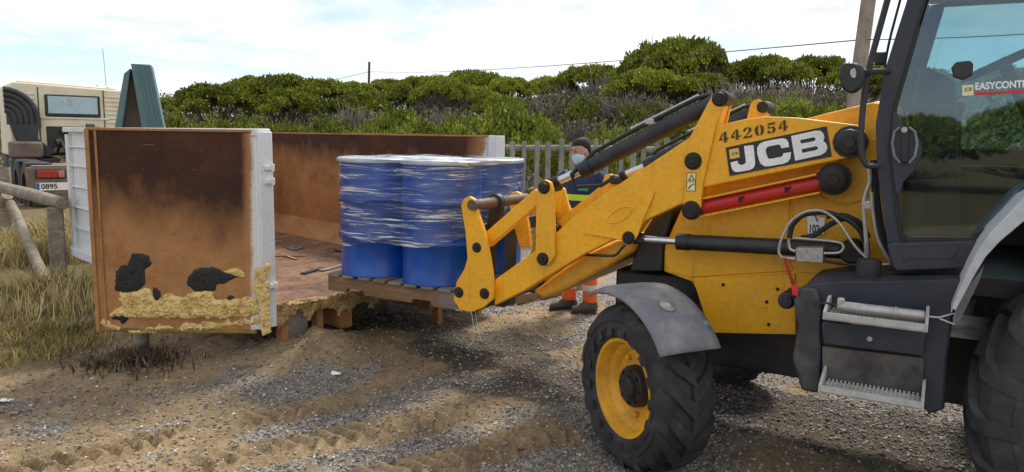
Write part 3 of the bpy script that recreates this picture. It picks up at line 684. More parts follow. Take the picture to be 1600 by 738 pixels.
def film_mat():
    m, t, b = mat_new('stretch_film'); t.nodes.remove(b); o = t.nodes['Material Output']; uv = nd(t, 'ShaderNodeUVMap'); uv.uv_map = 'UVMap'
    mp = nd(t, 'ShaderNodeMapping'); mp.inputs['Scale'].default_value = (1.1, 44, 1); mp.inputs['Rotation'].default_value = (0, 0, .07); t.links.new(uv.outputs[0], mp.inputs[0])
    n = noise(t, 2.2, 8, .72, mp.outputs[0], .5); mp2 = nd(t, 'ShaderNodeMapping'); mp2.inputs['Scale'].default_value = (.9, 9, 1); mp2.inputs['Rotation'].default_value = (0, 0, -.12); t.links.new(uv.outputs[0], mp2.inputs[0])
    n2 = noise(t, 1.6, 6, .7, mp2.outputs[0], .8); mu = nd(t, 'ShaderNodeMath', operation='MULTIPLY'); t.links.new(n.outputs[0], mu.inputs[0]); t.links.new(n2.outputs[0], mu.inputs[1])
    al = ramp(t, mu.outputs[0], [(.18, (.015, .015, .015)), (.26, (.06, .06, .06)), (.295, (.18, .18, .18)), (.322, (.55, .55, .55)), (.36, (.9, .9, .9))])
    tr = nd(t, 'ShaderNodeBsdfTransparent'); tr.inputs[0].default_value = (.93, .95, .98, 1)
    pb = nd(t, 'ShaderNodeBsdfPrincipled'); pb.inputs['Base Color'].default_value = (.90, .92, .94, 1); pb.inputs['Roughness'].default_value = .22
    bp = nd(t, 'ShaderNodeBump'); bp.inputs['Strength'].default_value = .8; bp.inputs['Distance'].default_value = .01; t.links.new(n.outputs[0], bp.inputs['Height']); t.links.new(bp.outputs[0], pb.inputs['Normal'])
    gl = nd(t, 'ShaderNodeBsdfGlossy'); gl.inputs['Roughness'].default_value = .12; t.links.new(bp.outputs[0], gl.inputs['Normal'])
    m1 = nd(t, 'ShaderNodeMixShader'); t.links.new(al.outputs[0], m1.inputs[0]); t.links.new(tr.outputs[0], m1.inputs[1]); t.links.new(pb.outputs[0], m1.inputs[2])
    fr = nd(t, 'ShaderNodeFresnel'); fr.inputs[0].default_value = 1.22; m2 = nd(t, 'ShaderNodeMixShader'); t.links.new(fr.outputs[0], m2.inputs[0]); t.links.new(m1.outputs[0], m2.inputs[1]); t.links.new(gl.outputs[0], m2.inputs[2])
    t.links.new(m2.outputs[0], o.inputs[0]); return m
M['film'] = film_mat(); M['film2'] = paint('bunched_film', (.80, .83, .86), .2, 0, (.6, .66, .75), .5, 12, 60, .2)
def hull(r, n=14):
    pts = []
    for (cx, cy, a0) in ((1, 1, 0), (-1, 1, 90), (-1, -1, 180), (1, -1, 270)):
        for k in range(n + 1):
            a = rad(a0 + 90 * k / n); pts.append((cx * SPC + r * math.cos(a), cy * SPC + r * math.sin(a)))
        # straight run to the next drum, drawn in a little by the tension
        nx_, ny_ = {0: (-1, 0), 90: (0, -1), 180: (1, 0), 270: (0, 1)}[a0]; x, y = pts[-1]
        for q in (.2, .4, .6, .8): pts.append((x + nx_ * 2 * SPC * q, y + ny_ * 2 * SPC * q))
    return pts
H0 = hull(DR + .013); HN = [((p[0] - q[0]), (p[1] - q[1])) for p, q in zip(hull(1.0), hull(0.0))]; nH = len(H0); lev = np.linspace(0, 1, 44); V = []; UV = []
cum = [0]
for i in range(nH): a, c = H0[i], H0[(i + 1) % nH]; cum.append(cum[-1] + math.hypot(a[0] - c[0], a[1] - c[1]))
for j, l in enumerate(lev):
    for i in range(nH + 1):
        x, y = H0[i % nH]; s = cum[i]
        bot = .30 + .05 * math.sin(s * 1.7 + .6) + .02 * math.sin(s * 9)
        z = dz + bot + (DH + .012 - bot) * l
        zl = z - dz; of_ = .0 + .013 * max(math.exp(-((zl - .30) / .035) ** 2), math.exp(-((zl - .60) / .035) ** 2), math.exp(-((zl - DH) / .05) ** 2)) + .004 * (float(vnoise(s * 3, l * 22, 4)) - .3)
        w = 1.0; k_ = max(of_, .0015) - .013; x += HN[i % nH][0] * k_; y += HN[i % nH][1] * k_
        V.append((x * w, y * w, z + .004 * math.sin(s * 14 + l * 30))); UV.append((s, z))
w1 = nH + 1; F = [(j * w1 + i, j * w1 + i + 1, (j + 1) * w1 + i + 1, (j + 1) * w1 + i) for j in range(len(lev) - 1) for i in range(nH)]
base = len(V)
for rr_k, zz in ((.93, .016), (.80, .020), (.66, .018)):      # film turned in over the lids
    for i in range(nH + 1):
        x, y = H0[i % nH]; V.append((x * rr_k, y * rr_k, dz + DH + zz + .006 * math.sin(cum[i] * 11))); UV.append((cum[i], dz + DH + .1 * (1 - rr_k)))
rows = [(len(lev) - 1) * w1, base, base + w1, base + 2 * w1]
for a, c in zip(rows, rows[1:]): F += [(a + i, a + i + 1, c + i + 1, c + i) for i in range(nH)]
me = bpy.data.meshes.new('stretch_wrap'); me.from_pydata(V, [], F); uvl = me.uv_layers.new(name='UVMap')
for lp in me.loops: uvl.data[lp.index].uv = UV[lp.vertex_index]
fo = link('stretch_wrap', me, M['film'], None, 60); fo.location = (DC.x, DC.y, 0); fo.rotation_euler = (0, 0, -YA)
tag(fo, 'clear crinkled stretch film wound round the four blue drums', 'stretch film')

# ================================================================== hook-lift truck behind the container
TK = empty('truck', Vector((-10.3, 17.3, 0.0)), CANG - rad(6))
tag(TK, 'cream tipper truck with black air intake seen from behind at the left', 'truck')
M['cream'] = paint('cream_paint', (.78, .72, .53), .45, 0, (.55, .40, .17), .45, 2.2, 30, .04)
M['dirtyb'] = paint('dusty_brown', (.20, .15, .115), .8, 0, (.09, .07, .055), .8, 3, 30, .2)
M['darkb'] = paint('dark_plastic', (.03, .032, .035), .55, 0, (.10, .09, .08), .6, 3, 30, .1)
cab = MB().prism([(-1.20, 0, 1.15), (1.17, 0, 1.15), (1.17, 0, 2.62), (1.08, 0, 2.71), (-1.08, 0, 2.80), (-1.17, 0, 2.72)], (0, 2.0, 0)).build('cab', M['cream'], TK, bevel=.035, seg=3)
win = MB().box((.06, -.012, 2.30), (1.12, .05, .50)).build('rear_window', M['black'], cab, bevel=.02)
MB().box((.06, -.040, 2.32), (1.00, .012, .39)).build('pane', paint('pale_window', (.42, .55, .62), .08, 0, (.3, .42, .5), .4, 2, 20, 0), win)
MB().box((.0, -.049, 2.39), (.09, .01, .16)).build('mirror_silhouette', M['steel'], win)
for sx in (-1, 1):
    for k in range(7): MB().box((sx * .93 if sx > 0 else -.88, -.006, 2.54 - k * .10), (.40, .03, .035)).build('pressing', M['cream'], cab, bevel=.01)
for x in (-.62, .70): MB().box((x, -.004, 2.0), (.02, .02, 1.4)).build('panel_seam', M['darkb'], cab)
b = MB()
for k in range(5): b.tube([(-.35 + k * .2, -.3, 1.25), (-.3 + k * .22, -.55, 1.5 - .08 * k), (-.2 + k * .18, -.9, 1.1)], .03, 7)
b.build('hoses', M['rubber'], TK)
MB().box((.04, -.01, 2.02), (1.5, .03, .05)).build('pressing', M['cream'], cab, bevel=.01)
MB().box((0, .95, 2.765), (2.0, 1.7, .04), Matrix.Rotation(.04, 3, 'Y')).build('roof_trim', paint('ochre_trim', (.50, .36, .12), .5), cab, bevel=.02)
MB().box((.05, -.02, 1.50), (1.10, .04, .66)).build('engine_recess', M['black'], TK, bevel=.03)
b = MB()
for k in range(9): b.box((random.uniform(-.35, .45), -.12, random.uniform(1.25, 1.75)), (random.uniform(.1, .4), .16, random.uniform(.05, .16)), Matrix.Rotation(random.uniform(-.5, .5), 3, 'Y'))
b.build('engine_parts', M['dirtyb'], TK, bevel=.02)
# air intake: ribbed elbow and down-pipe
b = MB()
for k in range(5):
    r = .18 + k * .115; pts = []
    for q in range(9):
        a = rad(90 - 90 * q / 8); pts.append((-1.28 + r * math.cos(a) * .95, -.14, 1.98 + r * math.sin(a)))
    pts.append((pts[-1][0], -.14, 1.78)); b.tube(pts, .062, 8)
b.box((-1.0, -.10, 2.12), (.5, .10, .55)); ik = b.build('air_intake', M['darkb'], TK)
MB().prism([(-1.20, -.2, 1.85), (-.66, -.2, 1.85), (-.70, -.2, 1.55), (-.35, -.2, 1.22), (-.55, -.2, 1.12), (-1.02, -.2, 1.38), (-1.12, -.2, 1.55)], (0, .22, 0)).build('intake_pipe', M['darkb'], TK, bevel=.03)
MB().box((-.95, -.25, 1.30), (.62, .42, .36)).build('battery_box', M['dirtyb'], TK, bevel=.05)
MB().box((-.95, 1.5, .75), (.5, .5, .9)).build('cab_step', M['darkb'], TK, bevel=.04)
MB().box((-.7, .6, .80), (.8, 1.6, .62)).build('engine_sump', M['darkb'], TK, bevel=.05)
MB().box((-1.0, -.1, .85), (.5, .7, .55)).build('fuel_tank', M['darkb'], TK, bevel=.06)
b = MB()
for x in (-.42, .42): b.box((x, -.6, .88), (.10, 5.2, .26))
b.build('chassis', M['dirtyb'], TK)
MB().box((-.55, -2.55, 1.02), (1.25, 1.3, .08)).build('deck_plate', M['dirtyb'], TK, bevel=.01)
MB().box((-.25, -3.16, .72), (2.1, .10, .62)).build('rear_panel', M['dirtyb'], TK, bevel=.02)
MB().box((-.15, -3.10, .32), (2.1, .12, .10)).build('rear_bumper', M['darkb'], TK, bevel=.02)
for z in (.44, .52): MB().box((-.15, -3.215, z), (2.06, .02, .03)).build('pressing', M['dirtyb'], TK)
lm = MB().box((-.90, -3.22, .90), (.50, .04, .17)).build('tail_lamp', M['black'], TK, bevel=.01)
MB().box((-.95, -3.245, .90), (.34, .02, .13)).build('lens', paint('red_lens', (.45, .03, .02), .2, 0, (.3, .05, .03), .3), lm, bevel=.01)
MB().box((-.72, -3.245, .90), (.10, .02, .13)).build('lens', paint('pink_lens', (.55, .22, .18), .2), lm, bevel=.01)
plt = MB().box((-.88, -3.222, .66), (.54, .012, .15)).build('number_plate', M['whitepl'], TK, bevel=.003)
MB().box((-1.122, -3.232, .66), (.05, .006, .14)).build('plate_band', paint('plate_blue', (.02, .10, .42), .5), plt)
def text_mesh(name, body, mat, parent, o, ux, uy, h, shear=0, bold=.0, depth=.002, fit=None):
    """flat lettering: o = lower left corner, ux / uy = unit directions, h = cap height"""
    cu = bpy.data.curves.new(name, 'FONT'); cu.body = body; cu.shear = shear; cu.offset = bold; cu.size = 1
    t = bpy.data.objects.new(name, cu); COL.objects.link(t); dg = bpy.context.evaluated_depsgraph_get(); me = bpy.data.meshes.new_from_object(t.evaluated_get(dg)); bpy.data.objects.remove(t)
    xs = [v.co.x for v in me.vertices]; ys = [v.co.y for v in me.vertices]; x0, y0 = min(xs), min(ys); kk = h / (max(ys) - y0); kx = kk if not fit else fit / (max(xs) - x0)
    o, ux, uy = Vector(o), Vector(ux), Vector(uy)
    for v in me.vertices: v.co = o + ux * ((v.co.x - x0) * kx) + uy * ((v.co.y - y0) * kk)
    me.materials.clear()
    return link(name, me, mat, parent, 0)
text_mesh('plate_number', '0895', M['logoblack'], plt, (-1.07, -3.2345, .615), (1, 0, 0), (0, 0, 1), .10, 0, .02, fit=.27)
def truck_wheel(y, sides=(-1, 1), r=.57):
    for sx in sides:
        w = MB().lathe([(-.16, r * .6), (-.17, r * .8), (-.14, r * .96), (-.08, r), (.08, r), (.14, r * .96), (.17, r * .8), (.16, r * .6)], (sx * 1.08, y, .55), (1, 0, 0), 28, True).build('wheel', M['tyre'], TK, 40)
        MB().lathe([(-.10, r * .62), (-.12, r * .55), (-.03, r * .3), (-.06, .1), (-.06, 0)], (sx * 1.08, y, .55), (sx, 0, 0), 20).build('rim', M['dirtyb'], w, 40)
truck_wheel(-2.3); truck_wheel(-.95); truck_wheel(1.1)
for y in (-2.3, -.95):
    MB().box((-1.0, y, 1.08), (.40, .9, .03)).build('mudguard', M['darkb'], TK, bevel=.01)
b = MB(); b.bar((.35, -2.9, 1.05), (.35, .3, 1.15), .18, .16); b.bar((.35, -.2, 1.1), (.35, -.25, 1.9), .16, .2); b.build('hook_arm', M['dirtyb'], TK, bevel=.01)
MB().cyl((-1.34, .6, 2.2), (-1.34, .6, 2.75), .05).box((-1.42, .75, 2.45), (.12, .2, .42)).build('side_mirror', M['black'], TK, bevel=.02)
MB().tube([(.95, .9, 2.85), (.95, .95, 3.3), (.94, 1.0, 3.75)], .006, 5).build('antenna', M['black'], TK)

# teal A-frame between container and truck
AFc = at(218, 205, 10.9); AF = empty('steel_a_frame', (AFc.x, AFc.y, gh(AFc.x, AFc.y)), rad(22))
tag(AF, 'teal steel A-frame of two leaning plates rising behind the container', 'frame')
M['teal'] = paint('teal_paint', (.085, .17, .185), .5, 0, (.16, .22, .22), .6, 4, 40, .08); M['tealin'] = paint('brown_primer', (.13, .10, .075), .8, 0, (.06, .05, .04), .6, 4, 30, .1)
pl = MB().prism([(-.06, -.1, 2.60), (.20, -.1, 2.60), (.58, -.1, 0.02), (.22, -.1, 0.02)], (0, .5, 0)).build('leaning_plate', M['teal'], AF, bevel=.012)
for k in (.12, .24): MB().prism([(-.06 + k * .8, -.12, 2.58), (-.04 + k * .8, -.12, 2.58), (.24 + k * 1.2, -.12, .05), (.21 + k * 1.2, -.12, .05)], (0, .025, 0)).build('groove_bead', M['teal'], pl)
pl = MB().prism([(-.16, -.05, 2.46), (-.07, -.05, 2.54), (-.52, -.05, 0.0), (-.66, -.05, 0.0)], (0, .5, 0)).build('leaning_plate', M['teal'], AF, bevel=.012)
MB().prism([(-.07, .1, 2.5), (.0, .1, 2.5), (.2, .1, .1), (-.5, .1, .1)], (0, .02, 0)).build('inner_panel', M['tealin'], AF)

# ================================================================== log rail at the left
lf = empty('log_rail_fence', gpt(93, 437)); tag(lf, 'weathered round log rail on posts with a slanting brace', 'log fence')
iv = -Vector(lf.location)
pn, pf = gpt(93, 437), gpt(13, 383)
def rlog(name, p, q, r, r2=None, n=14):
    p, q = Vector(p), Vector(q); pts = [p + (q - p) * k / 7 + Vector((random.uniform(-1, 1), random.uniform(-1, 1), random.uniform(-1, 1))) * r * .10 for k in range(8)]
    r2 = r2 or r; return MB().tube([x + iv for x in pts], [(r + (r2 - r) * k / 7) * random.uniform(.95, 1.05) for k in range(8)], n).build(name, M['log'], lf, 50)
MB().box(pn + iv + Vector((0, 0, .42)), (.165, .15, .90), Matrix.Rotation(.5, 3, 'Z')).build('post', M['log'], lf, bevel=.015)
rlog('post', pf - Vector((0, 0, .1)), pf + Vector((0, 0, 1.05)), .10)
e0 = at(97, 318, pn.y - .10); e1 = at(-30, 283, 11.8)
rlog('rail', e0, e1, .074, .085)
rlog('brace', gpt(74, 437) - Vector((0, 0, .08)), at(17, 318, pf.y - .35), .068, .06)
rlog('brace', gpt(-25, 380), at(12, 305, pf.y - .1), .08)

# ================================================================== picket fence behind the yard
fy = 12.0; fe = empty('picket_fence', (2.0, fy, gh(2.0, fy))); tag(fe, 'weathered grey picket fence with round rail behind the worker', 'fence')
for k in range(34):
    u = 762 + k * 18.6 + random.uniform(-2.5, 2.5); p = at(u, 300, fy); z0 = gh(p.x, fy); top = at(u, 219.5 + random.uniform(-3, 3), fy).z
    w = random.uniform(.07, .095); x = p.x - 2.0; zb = z0 - fe.location.z; zt = top - fe.location.z; tl = random.uniform(-.02, .02)
    MB().prism([(x - w / 2, -.015, zb), (x + w / 2, -.015, zb), (x + w / 2 + tl, -.015, zt - .01), (x + w * .3 + tl, -.015, zt), (x - w * .3 + tl, -.015, zt), (x - w / 2 + tl, -.015, zt - .015)], (0, .03, 0)).build('picket', M['picket'], fe, bevel=.004)
for (v, r) in ((231.5, .055), (330, .055)):
    p, q = at(755, v - 1, fy + .07), at(1400, v + 9, fy + .07); iv2 = -Vector(fe.location)
    MB().tube([p + iv2 + (q - p) * k / 9 + Vector((0, 0, random.uniform(-.012, .012))) for k in range(10)], [r * random.uniform(.92, 1.08) for k in range(10)], 12).build('rail', M['picket'], fe)

# ================================================================== poles and wire
p0, p1 = at(1335, 165, 13.5), at(1357, 0, 13.5); d = (p1 - p0) / (p1.z - p0.z); g0 = gh(p0.x, 13.5)
bse = p0 + d * (g0 - .3 - p0.z); top = p0 + d * (7.2 - p0.z)
tag(MB().tube([bse, (bse + top) / 2, top], [.135, .125, .11], 20).build('utility_pole', M['pole'], None, 50), 'pale round timber utility pole behind the cab mirror', 'pole')
fp = at(577, 97, 58); fb = at(575, 170, 58)
tag(MB().tube([Vector((fb.x, 58, gh(fb.x, 58) - .3)), fp], [.11, .09], 10).build('utility_pole', M['bark'], None), 'thin distant pole standing above the left pine tops', 'pole')
def wire(p, q, sag, r, label):
    pts = [p + (q - p) * k / 24 + Vector((0, 0, -sag * 4 * (k / 24) * (1 - k / 24))) for k in range(25)]
    tag(MB().tube(pts, r, 5).build('overhead_wire', M['rubber'], None), label, 'wire')
wp = at(1349, 62, 13.5); wf = at(577, 112, 58)
wire(wp, wf, .25, .011, 'thin overhead wire between the distant pole and the near pole')
wire(wf, at(440, 140, 75), .1, .02, 'thin overhead wire dropping left from the distant pole')
wire(wp, at(2400, -20, 6), .1, .008, 'thin overhead wire seen through the cab glass')

# timber lying behind the forks, scraps
b0, b1 = gpt(795, 478), gpt(905, 452)
q = MB(); q.bar(b0 + Vector((0, 0, .05)), b1 + Vector((0, 0, .05)), .13, .10); tag(q.build('timber_beam', M['pallet'], None, bevel=.008), 'pale squared timber beam lying behind the forks', 'beam')
for (u, v, L, lab) in ((668, 508, .10, 'small pale wood splinter on dark gravel below the pallet'), (525, 588, .07, 'flat white paper scrap on the gravel in front of the open door'), (10, 628, .07, 'crumpled white paper scrap at the left edge')):
    p = gpt(u, v); q = MB(); n = 4; vs = []; fs = []
    for i in range(n + 1):
        for j in range(n + 1): vs.append((p.x + (i / n - .5) * L, p.y + (j / n - .5) * L * .6, p.z + .012 + .018 * random.random()))
    for i in range(n):
        for j in range(n): a = i * (n + 1) + j; fs.append((a, a + 1, a + n + 2, a + n + 1))
    o = q.add(vs, fs).build('paper_scrap' if 'paper' in lab else 'wood_splinter', M['whitepl'] if 'paper' in lab else M['pallet'], None, 0); so = o.modifiers.new('s', 'SOLIDIFY'); so.thickness = .006
    tag(o, lab, 'scrap')

# ================================================================== trees and scrub on the rise
def leaf_mat(name, cols, trans=.25):
    m, t, b = mat_new(name); a = nd(t, 'ShaderNodeAttribute', attribute_name='tone'); c = ramp(t, a.outputs['Fac'], cols)
    oi = nd(t, 'ShaderNodeObjectInfo'); hs = nd(t, 'ShaderNodeHueSaturation'); mr_ = nd(t, 'ShaderNodeMapRange'); mr_.inputs['To Min'].default_value = .72; mr_.inputs['To Max'].default_value = 1.25
    t.links.new(oi.outputs['Random'], mr_.inputs['Value']); t.links.new(mr_.outputs[0], hs.inputs['Value']); t.links.new(c.outputs[0], hs.inputs['Color'])
    t.links.new(hs.outputs[0], b.inputs['Base Color']); b.inputs['Roughness'].default_value = .75; b.inputs['Specular IOR Level'].default_value = .15; return m
M['pine'] = leaf_mat('pine_needles', [(0, (.065, .074, .011)), (.4, (.16, .185, .020)), (.75, (.27, .295, .034)), (1, (.36, .37, .06))])
M['shrubleaf'] = leaf_mat('shrub_leaves', [(0, (.06, .075, .013)), (.4, (.15, .18, .024)), (.75, (.245, .275, .040)), (1, (.33, .35, .07))])
M['twig'] = leaf_mat('grey_twigs', [(0, (.07, .058, .045)), (.5, (.15, .128, .102)), (1, (.28, .245, .20))])
M['olive'] = leaf_mat('dull_scrub', [(0, (.065, .058, .032)), (.35, (.12, .105, .062)), (.6, (.15, .15, .055)), (.8, (.22, .20, .12)), (1, (.30, .265, .20))])
def tufts(P, N, size, per=3, flat=.3):
    """P centres (n,3), N outward directions; per crossed small leaf quads each -> V,F,tone"""
    n = len(P); V = []; T = []
    for k in range(per):
        a = rng.normal(size=(n, 3)); a /= np.linalg.norm(a, axis=1, keepdims=True)
        a = a * .85 + N * .55; a /= np.linalg.norm(a, axis=1, keepdims=True)
        b_ = np.cross(a, rng.normal(size=(n, 3))); b_ /= np.linalg.norm(b_, axis=1, keepdims=True) + 1e-9
        s = size * rng.uniform(.6, 1.35, (n, 1)); w = s * rng.uniform(.22, .42, (n, 1)); c = P + rng.normal(size=(n, 3)) * size * .35
        V.append(np.stack([c - b_ * w * .5 - a * s * .1, c + a * s * .5 - b_ * w, c + a * s, c + a * s * .5 + b_ * w], 1)); T.append(np.repeat(rng.random((n, 1)), 4, 1))
    V = np.concatenate(V); T = np.concatenate(T); m = len(V)
    return V.reshape(-1, 3), np.arange(m * 4).reshape(m, 4), T.ravel()
def leaf_mesh(name, V, Fq, T):
    me = np_mesh(name, V, Fq); a = me.color_attributes.new('tone', 'FLOAT_COLOR', 'POINT'); a.data.foreach_set('color', np.stack([T, T, T, np.ones_like(T)], 1).astype(np.float32).ravel()); return me
def crown_pine(seed, n_l=34, per_l=210, under=.0):
    """unit umbrella crown: radius 1, base at 0, top near .75; lobes sitting on a dome"""
    r = np.random.default_rng(seed); Ps, Ns, Ls = [], [], []; lob = []
    for k in range(n_l):
        rr = math.sqrt((k + .5) / n_l) * .92; a = k * 2.39996 + r.uniform(-.4, .4)
        z = .52 * math.sqrt(max(0, 1 - (rr * .98) ** 2)) + r.uniform(-.04, .05); lob.append((rr * math.cos(a), rr * math.sin(a), z, r.uniform(.15, .27)))
    for (x, y, z, q) in lob:
        d = r.normal(size=(per_l, 3)); d[:, 2] = np.abs(d[:, 2]) * .9 - .12; d /= np.linalg.norm(d, axis=1, keepdims=True)
        rad_ = q * r.uniform(.72, 1.05, (per_l, 1)); p = np.array([x, y, z]) + d * rad_ * [1, 1, .5]; Ps.append(p); Ns.append(d); Ls.append(np.full(per_l, r.uniform(-.2, .25)))
    P, N, L = np.concatenate(Ps), np.concatenate(Ns), np.concatenate(Ls)
    V, Fq, T = tufts(P, N, .056, 3); T = np.clip(T * .55 + np.tile(np.repeat(L, 4), 3) + .22, 0, 1)
    return leaf_mesh('crown', V, Fq, T), lob
def branch_set(lob, seed, trunk_h=1.0, twigs=0):
    """unit trunk with limbs fanning up into the lobes (crown base at z=0, trunk foot at -trunk_h)"""
    r = np.random.default_rng(seed); b = MB(); f = Vector((r.uniform(-.1, .1), r.uniform(-.1, .1), -trunk_h)); k0 = Vector((r.uniform(-.08, .08), r.uniform(-.08, .08), -.28))
    b.tube([f, f.lerp(k0, .5) + Vector((.03, .02, 0)), k0], [.075, .06, .05], 7)
    for (x, y, z, q) in lob:
        if r.random() < .8:
            e = Vector((x, y, z - .02)); m = k0.lerp(e, .5) + Vector((x * .12, y * .12, -.10)); b.tube([k0, m, e], [.028, .017, .006], 5)
            for j in range(2):
                e2 = e + Vector(r.normal(size=3)) * .13; b.tube([m.lerp(e, .3), m.lerp(e2, .7), e2], [.010, .007, .003], 4)
    return b
def twig_mesh(seed, n=420, up=.8):
    """unit bare shrub: fan of thin forked twigs inside a dome"""
    r = np.random.default_rng(seed); V, Fc, T = [], [], []
    def seg(p, q, w, t):
        s = np.cross(q - p, r.normal(size=3)); s = s / (np.linalg.norm(s) + 1e-9) * w; o = len(V); V.extend([p - s, p + s, q + s * .5, q - s * .5]); Fc.append((o, o + 1, o + 2, o + 3)); T.extend([t] * 4)
    for k in range(n):
        a = r.uniform(0, 6.283); el = math.asin(r.uniform(.05, 1)); d = np.array([math.cos(a) * math.cos(el), math.sin(a) * math.cos(el), math.sin(el) * up]); L = r.uniform(.75, 1.05); p = np.array([math.cos(a), math.sin(a), 0]) * .12 * r.random(); t = r.random()
        m = p + d * L * .45 + r.normal(size=3) * .05; seg(p, m, .020, t * .6)
        for j in range(5):
            e = p + d * L * r.uniform(.75, 1.0) + r.normal(size=3) * .13; seg(m, e, .012, t)
            for q in range(3): seg(m + (e - m) * r.uniform(.4, .9), e + r.normal(size=3) * .09, .008, min(1, t + .2))
    return leaf_mesh('twigs', np.array(V), np.array(Fc), np.array(T))
def bush_mesh(seed, n_l=26, per_l=210, sz=.066):
    r = np.random.default_rng(seed); Ps, Ns, Ls = [], [], []
    for k in range(n_l):
        rr = math.sqrt((k + .5) / n_l) * .8; a = k * 2.39996; z = .62 * math.sqrt(max(0, 1 - rr * rr)) * r.uniform(.7, 1.1); q = r.uniform(.20, .34)
        d = r.normal(size=(per_l, 3)); d[:, 2] = d[:, 2] * .8 + .25; d /= np.linalg.norm(d, axis=1, keepdims=True); p = np.array([rr * math.cos(a), rr * math.sin(a), z]) + d * q * r.uniform(.6, 1.1, (per_l, 1)); Ps.append(p); Ns.append(d); Ls.append(np.full(per_l, r.uniform(-.2, .25)))
    P, N, L = np.concatenate(Ps), np.concatenate(Ns), np.concatenate(Ls); P[:, 2] = np.abs(P[:, 2]); V, Fq, T = tufts(P, N + [0, 0, .4], sz, 3); T = np.clip(T * .55 + np.tile(np.repeat(L, 4), 3) + .25, 0, 1)
    return leaf_mesh('foliage', V, Fq, T)
PINES = []
for s in range(4):
    cm, lob = crown_pine(100 + s); tm = branch_set(lob, 200 + s).build('trunk', M['bark'], None, 60); td = tm.data; bpy.data.objects.remove(tm); cm.materials.append(M['pine']); PINES.append((cm, td))
TWIGS = []
for s in range(3): t_ = twig_mesh(300 + s); t_.materials.append(M['twig']); TWIGS.append(t_)
BUSH = []
for s in range(3): t_ = bush_mesh(400 + s); t_.materials.append(M['shrubleaf']); BUSH.append(t_)
sb = MB()
for k in range(7): a = k * .9; sb.tube([(0, 0, -.12), (.25 * math.cos(a), .25 * math.sin(a), .25), (.5 * math.cos(a), .5 * math.sin(a), .45)], [.03, .02, .008], 5)
so_ = sb.build('stems', M['bark'], None); STEM = so_.data; bpy.data.objects.remove(so_)
def put(name, me, parent, sc, rz=0, loc=(0, 0, 0)):
    o = bpy.data.objects.new(name, me); COL.objects.link(o); o.parent = parent; o.scale = sc; o.rotation_euler = (0, 0, rz); o.location = loc; return o
def pine(u, v, y, wpx, label, kind=None, hk=.72, dead=False):
    """crown top at photo height v, crown width in photo pixels"""
    R = wpx / 2 / FPX * y; p = at(u, v, y); g = gh(p.x, y); H_ = p.z - g
    e = empty('pine_tree', (p.x, y, g)); tag(e, label, 'pine tree', 'umbrella pines on the rise')
    k = random.randrange(4) if kind is None else kind; cm, td = PINES[k]; rz = random.uniform(0, 6.28); ch = min(H_ * .8, R * hk / .62 * .95); zb = H_ - ch * .80
    put('crown', cm, e, (R, R, ch / .80 * .95), rz, (0, 0, zb)); put('trunk', td, e, (R, R, max(zb + .1, .3)), rz, (0, 0, zb))
    if dead: put('bare_twigs', TWIGS[k % 3], e, (R * .97, R * .97, ch * .93), rz, (0, 0, zb - ch * .22))
    return e
def bare(u, v, y, wpx, label):
    R = wpx / 2 / FPX * y; p = at(u, v, y); g = gh(p.x, y); e = empty('bare_shrub', (p.x, y, g - .05)); tag(e, label, 'bare shrub', 'grey leafless shrubs on the rise')
    put('twigs', random.choice(TWIGS), e, (R * 1.1, R * 1.1, max(.5, (p.z - g)) * 1.0), random.uniform(0, 6)); put('stems', STEM, e, (R * .8, R * .8, (p.z - g) * .8), 0); return e
def shrub(u, v, y, wpx, label):
    R = wpx / 2 / FPX * y; p = at(u, v, y); g = gh(p.x, y); h = max(.4, p.z - g); e = empty('green_shrub', (p.x, y, g)); tag(e, label, 'shrub', 'green shrubs below the pines')
    put('foliage', random.choice(BUSH), e, (R, R, h / .92), random.uniform(0, 6)); put('stems', STEM, e, (R, R, h), 0); return e
for a in (
    (272, 153, 43, 74, 'small green pine at the far left end of the ridge beside the teal frame'),
    (335, 131, 34, 118, 'broad umbrella pine with shaded trunks at the left of the ridge'),
    (392, 121, 47, 100, 'dark green pine rising behind the broad left umbrella pine'),
    (440, 117, 42, 120, 'tall dense green pine at the highest point left of the thin pole'),
    (500, 123, 45, 96, 'rounded green pine on the ridge right of the tallest left pine'),
    (455, 140, 35, 112, 'pine with deep dark shade beneath above the door corner'),
    (552, 128, 52, 82, 'low flat pine just left of the thin distant pole'),
    (606, 124, 55, 76, 'low flat pine just right of the thin distant pole'),
    (655, 121, 50, 84, 'green pine behind the grey domed tree'),
    (628, 137, 40, 92, 'flat crowned pine below the thin distant pole'),
    (560, 146, 37, 96, 'mid slope pine above the middle of the container wall'),
    (745, 111, 50, 110, 'dense green pine forming the crest above the far container corner'),
    (800, 122, 47, 84, 'green pine at the right end of the left ridge'),
    (735, 134, 41, 98, 'green pine right of the grey domed tree'),
    (785, 150, 33, 96, 'pine crown below the crest pine, above the far container corner'),
    (1012, 108, 37, 120, 'bright green wind-swept pine below the big dark dome'),
    (1096, 115, 36, 92, 'bright green pine right below the big dark dome'),
    (1195, 86, 42, 128, 'pine on the right ridge above the stencilled number'),
    (1275, 88, 45, 112, 'pine on the right ridge next to the utility pole'),
    (1345, 100, 40, 110, 'pine on the right ridge partly behind the utility pole'),
    (930, 101, 50, 110, 'thin crowned pine on the skyline left of the big dark dome'),
    (862, 121, 52, 90, 'low pine on the skyline above the fence'),
    (1135, 104, 47, 90, 'small pine between the big dark dome and right ridge pines'),
    (1440, 110, 44, 170, 'pine on the rise seen through the cab glass'),
    (1580, 105, 46, 170, 'pine on the rise at the right edge behind the cab glass')): pine(*a)
pine(1062, 59, 41, 158, 'big dark dome-shaped pine with bare grey branches on the skyline', 1, .90, True)
pine(690, 119, 36, 84, 'grey domed half-dead pine among the green ones', 2, 1.0, True)
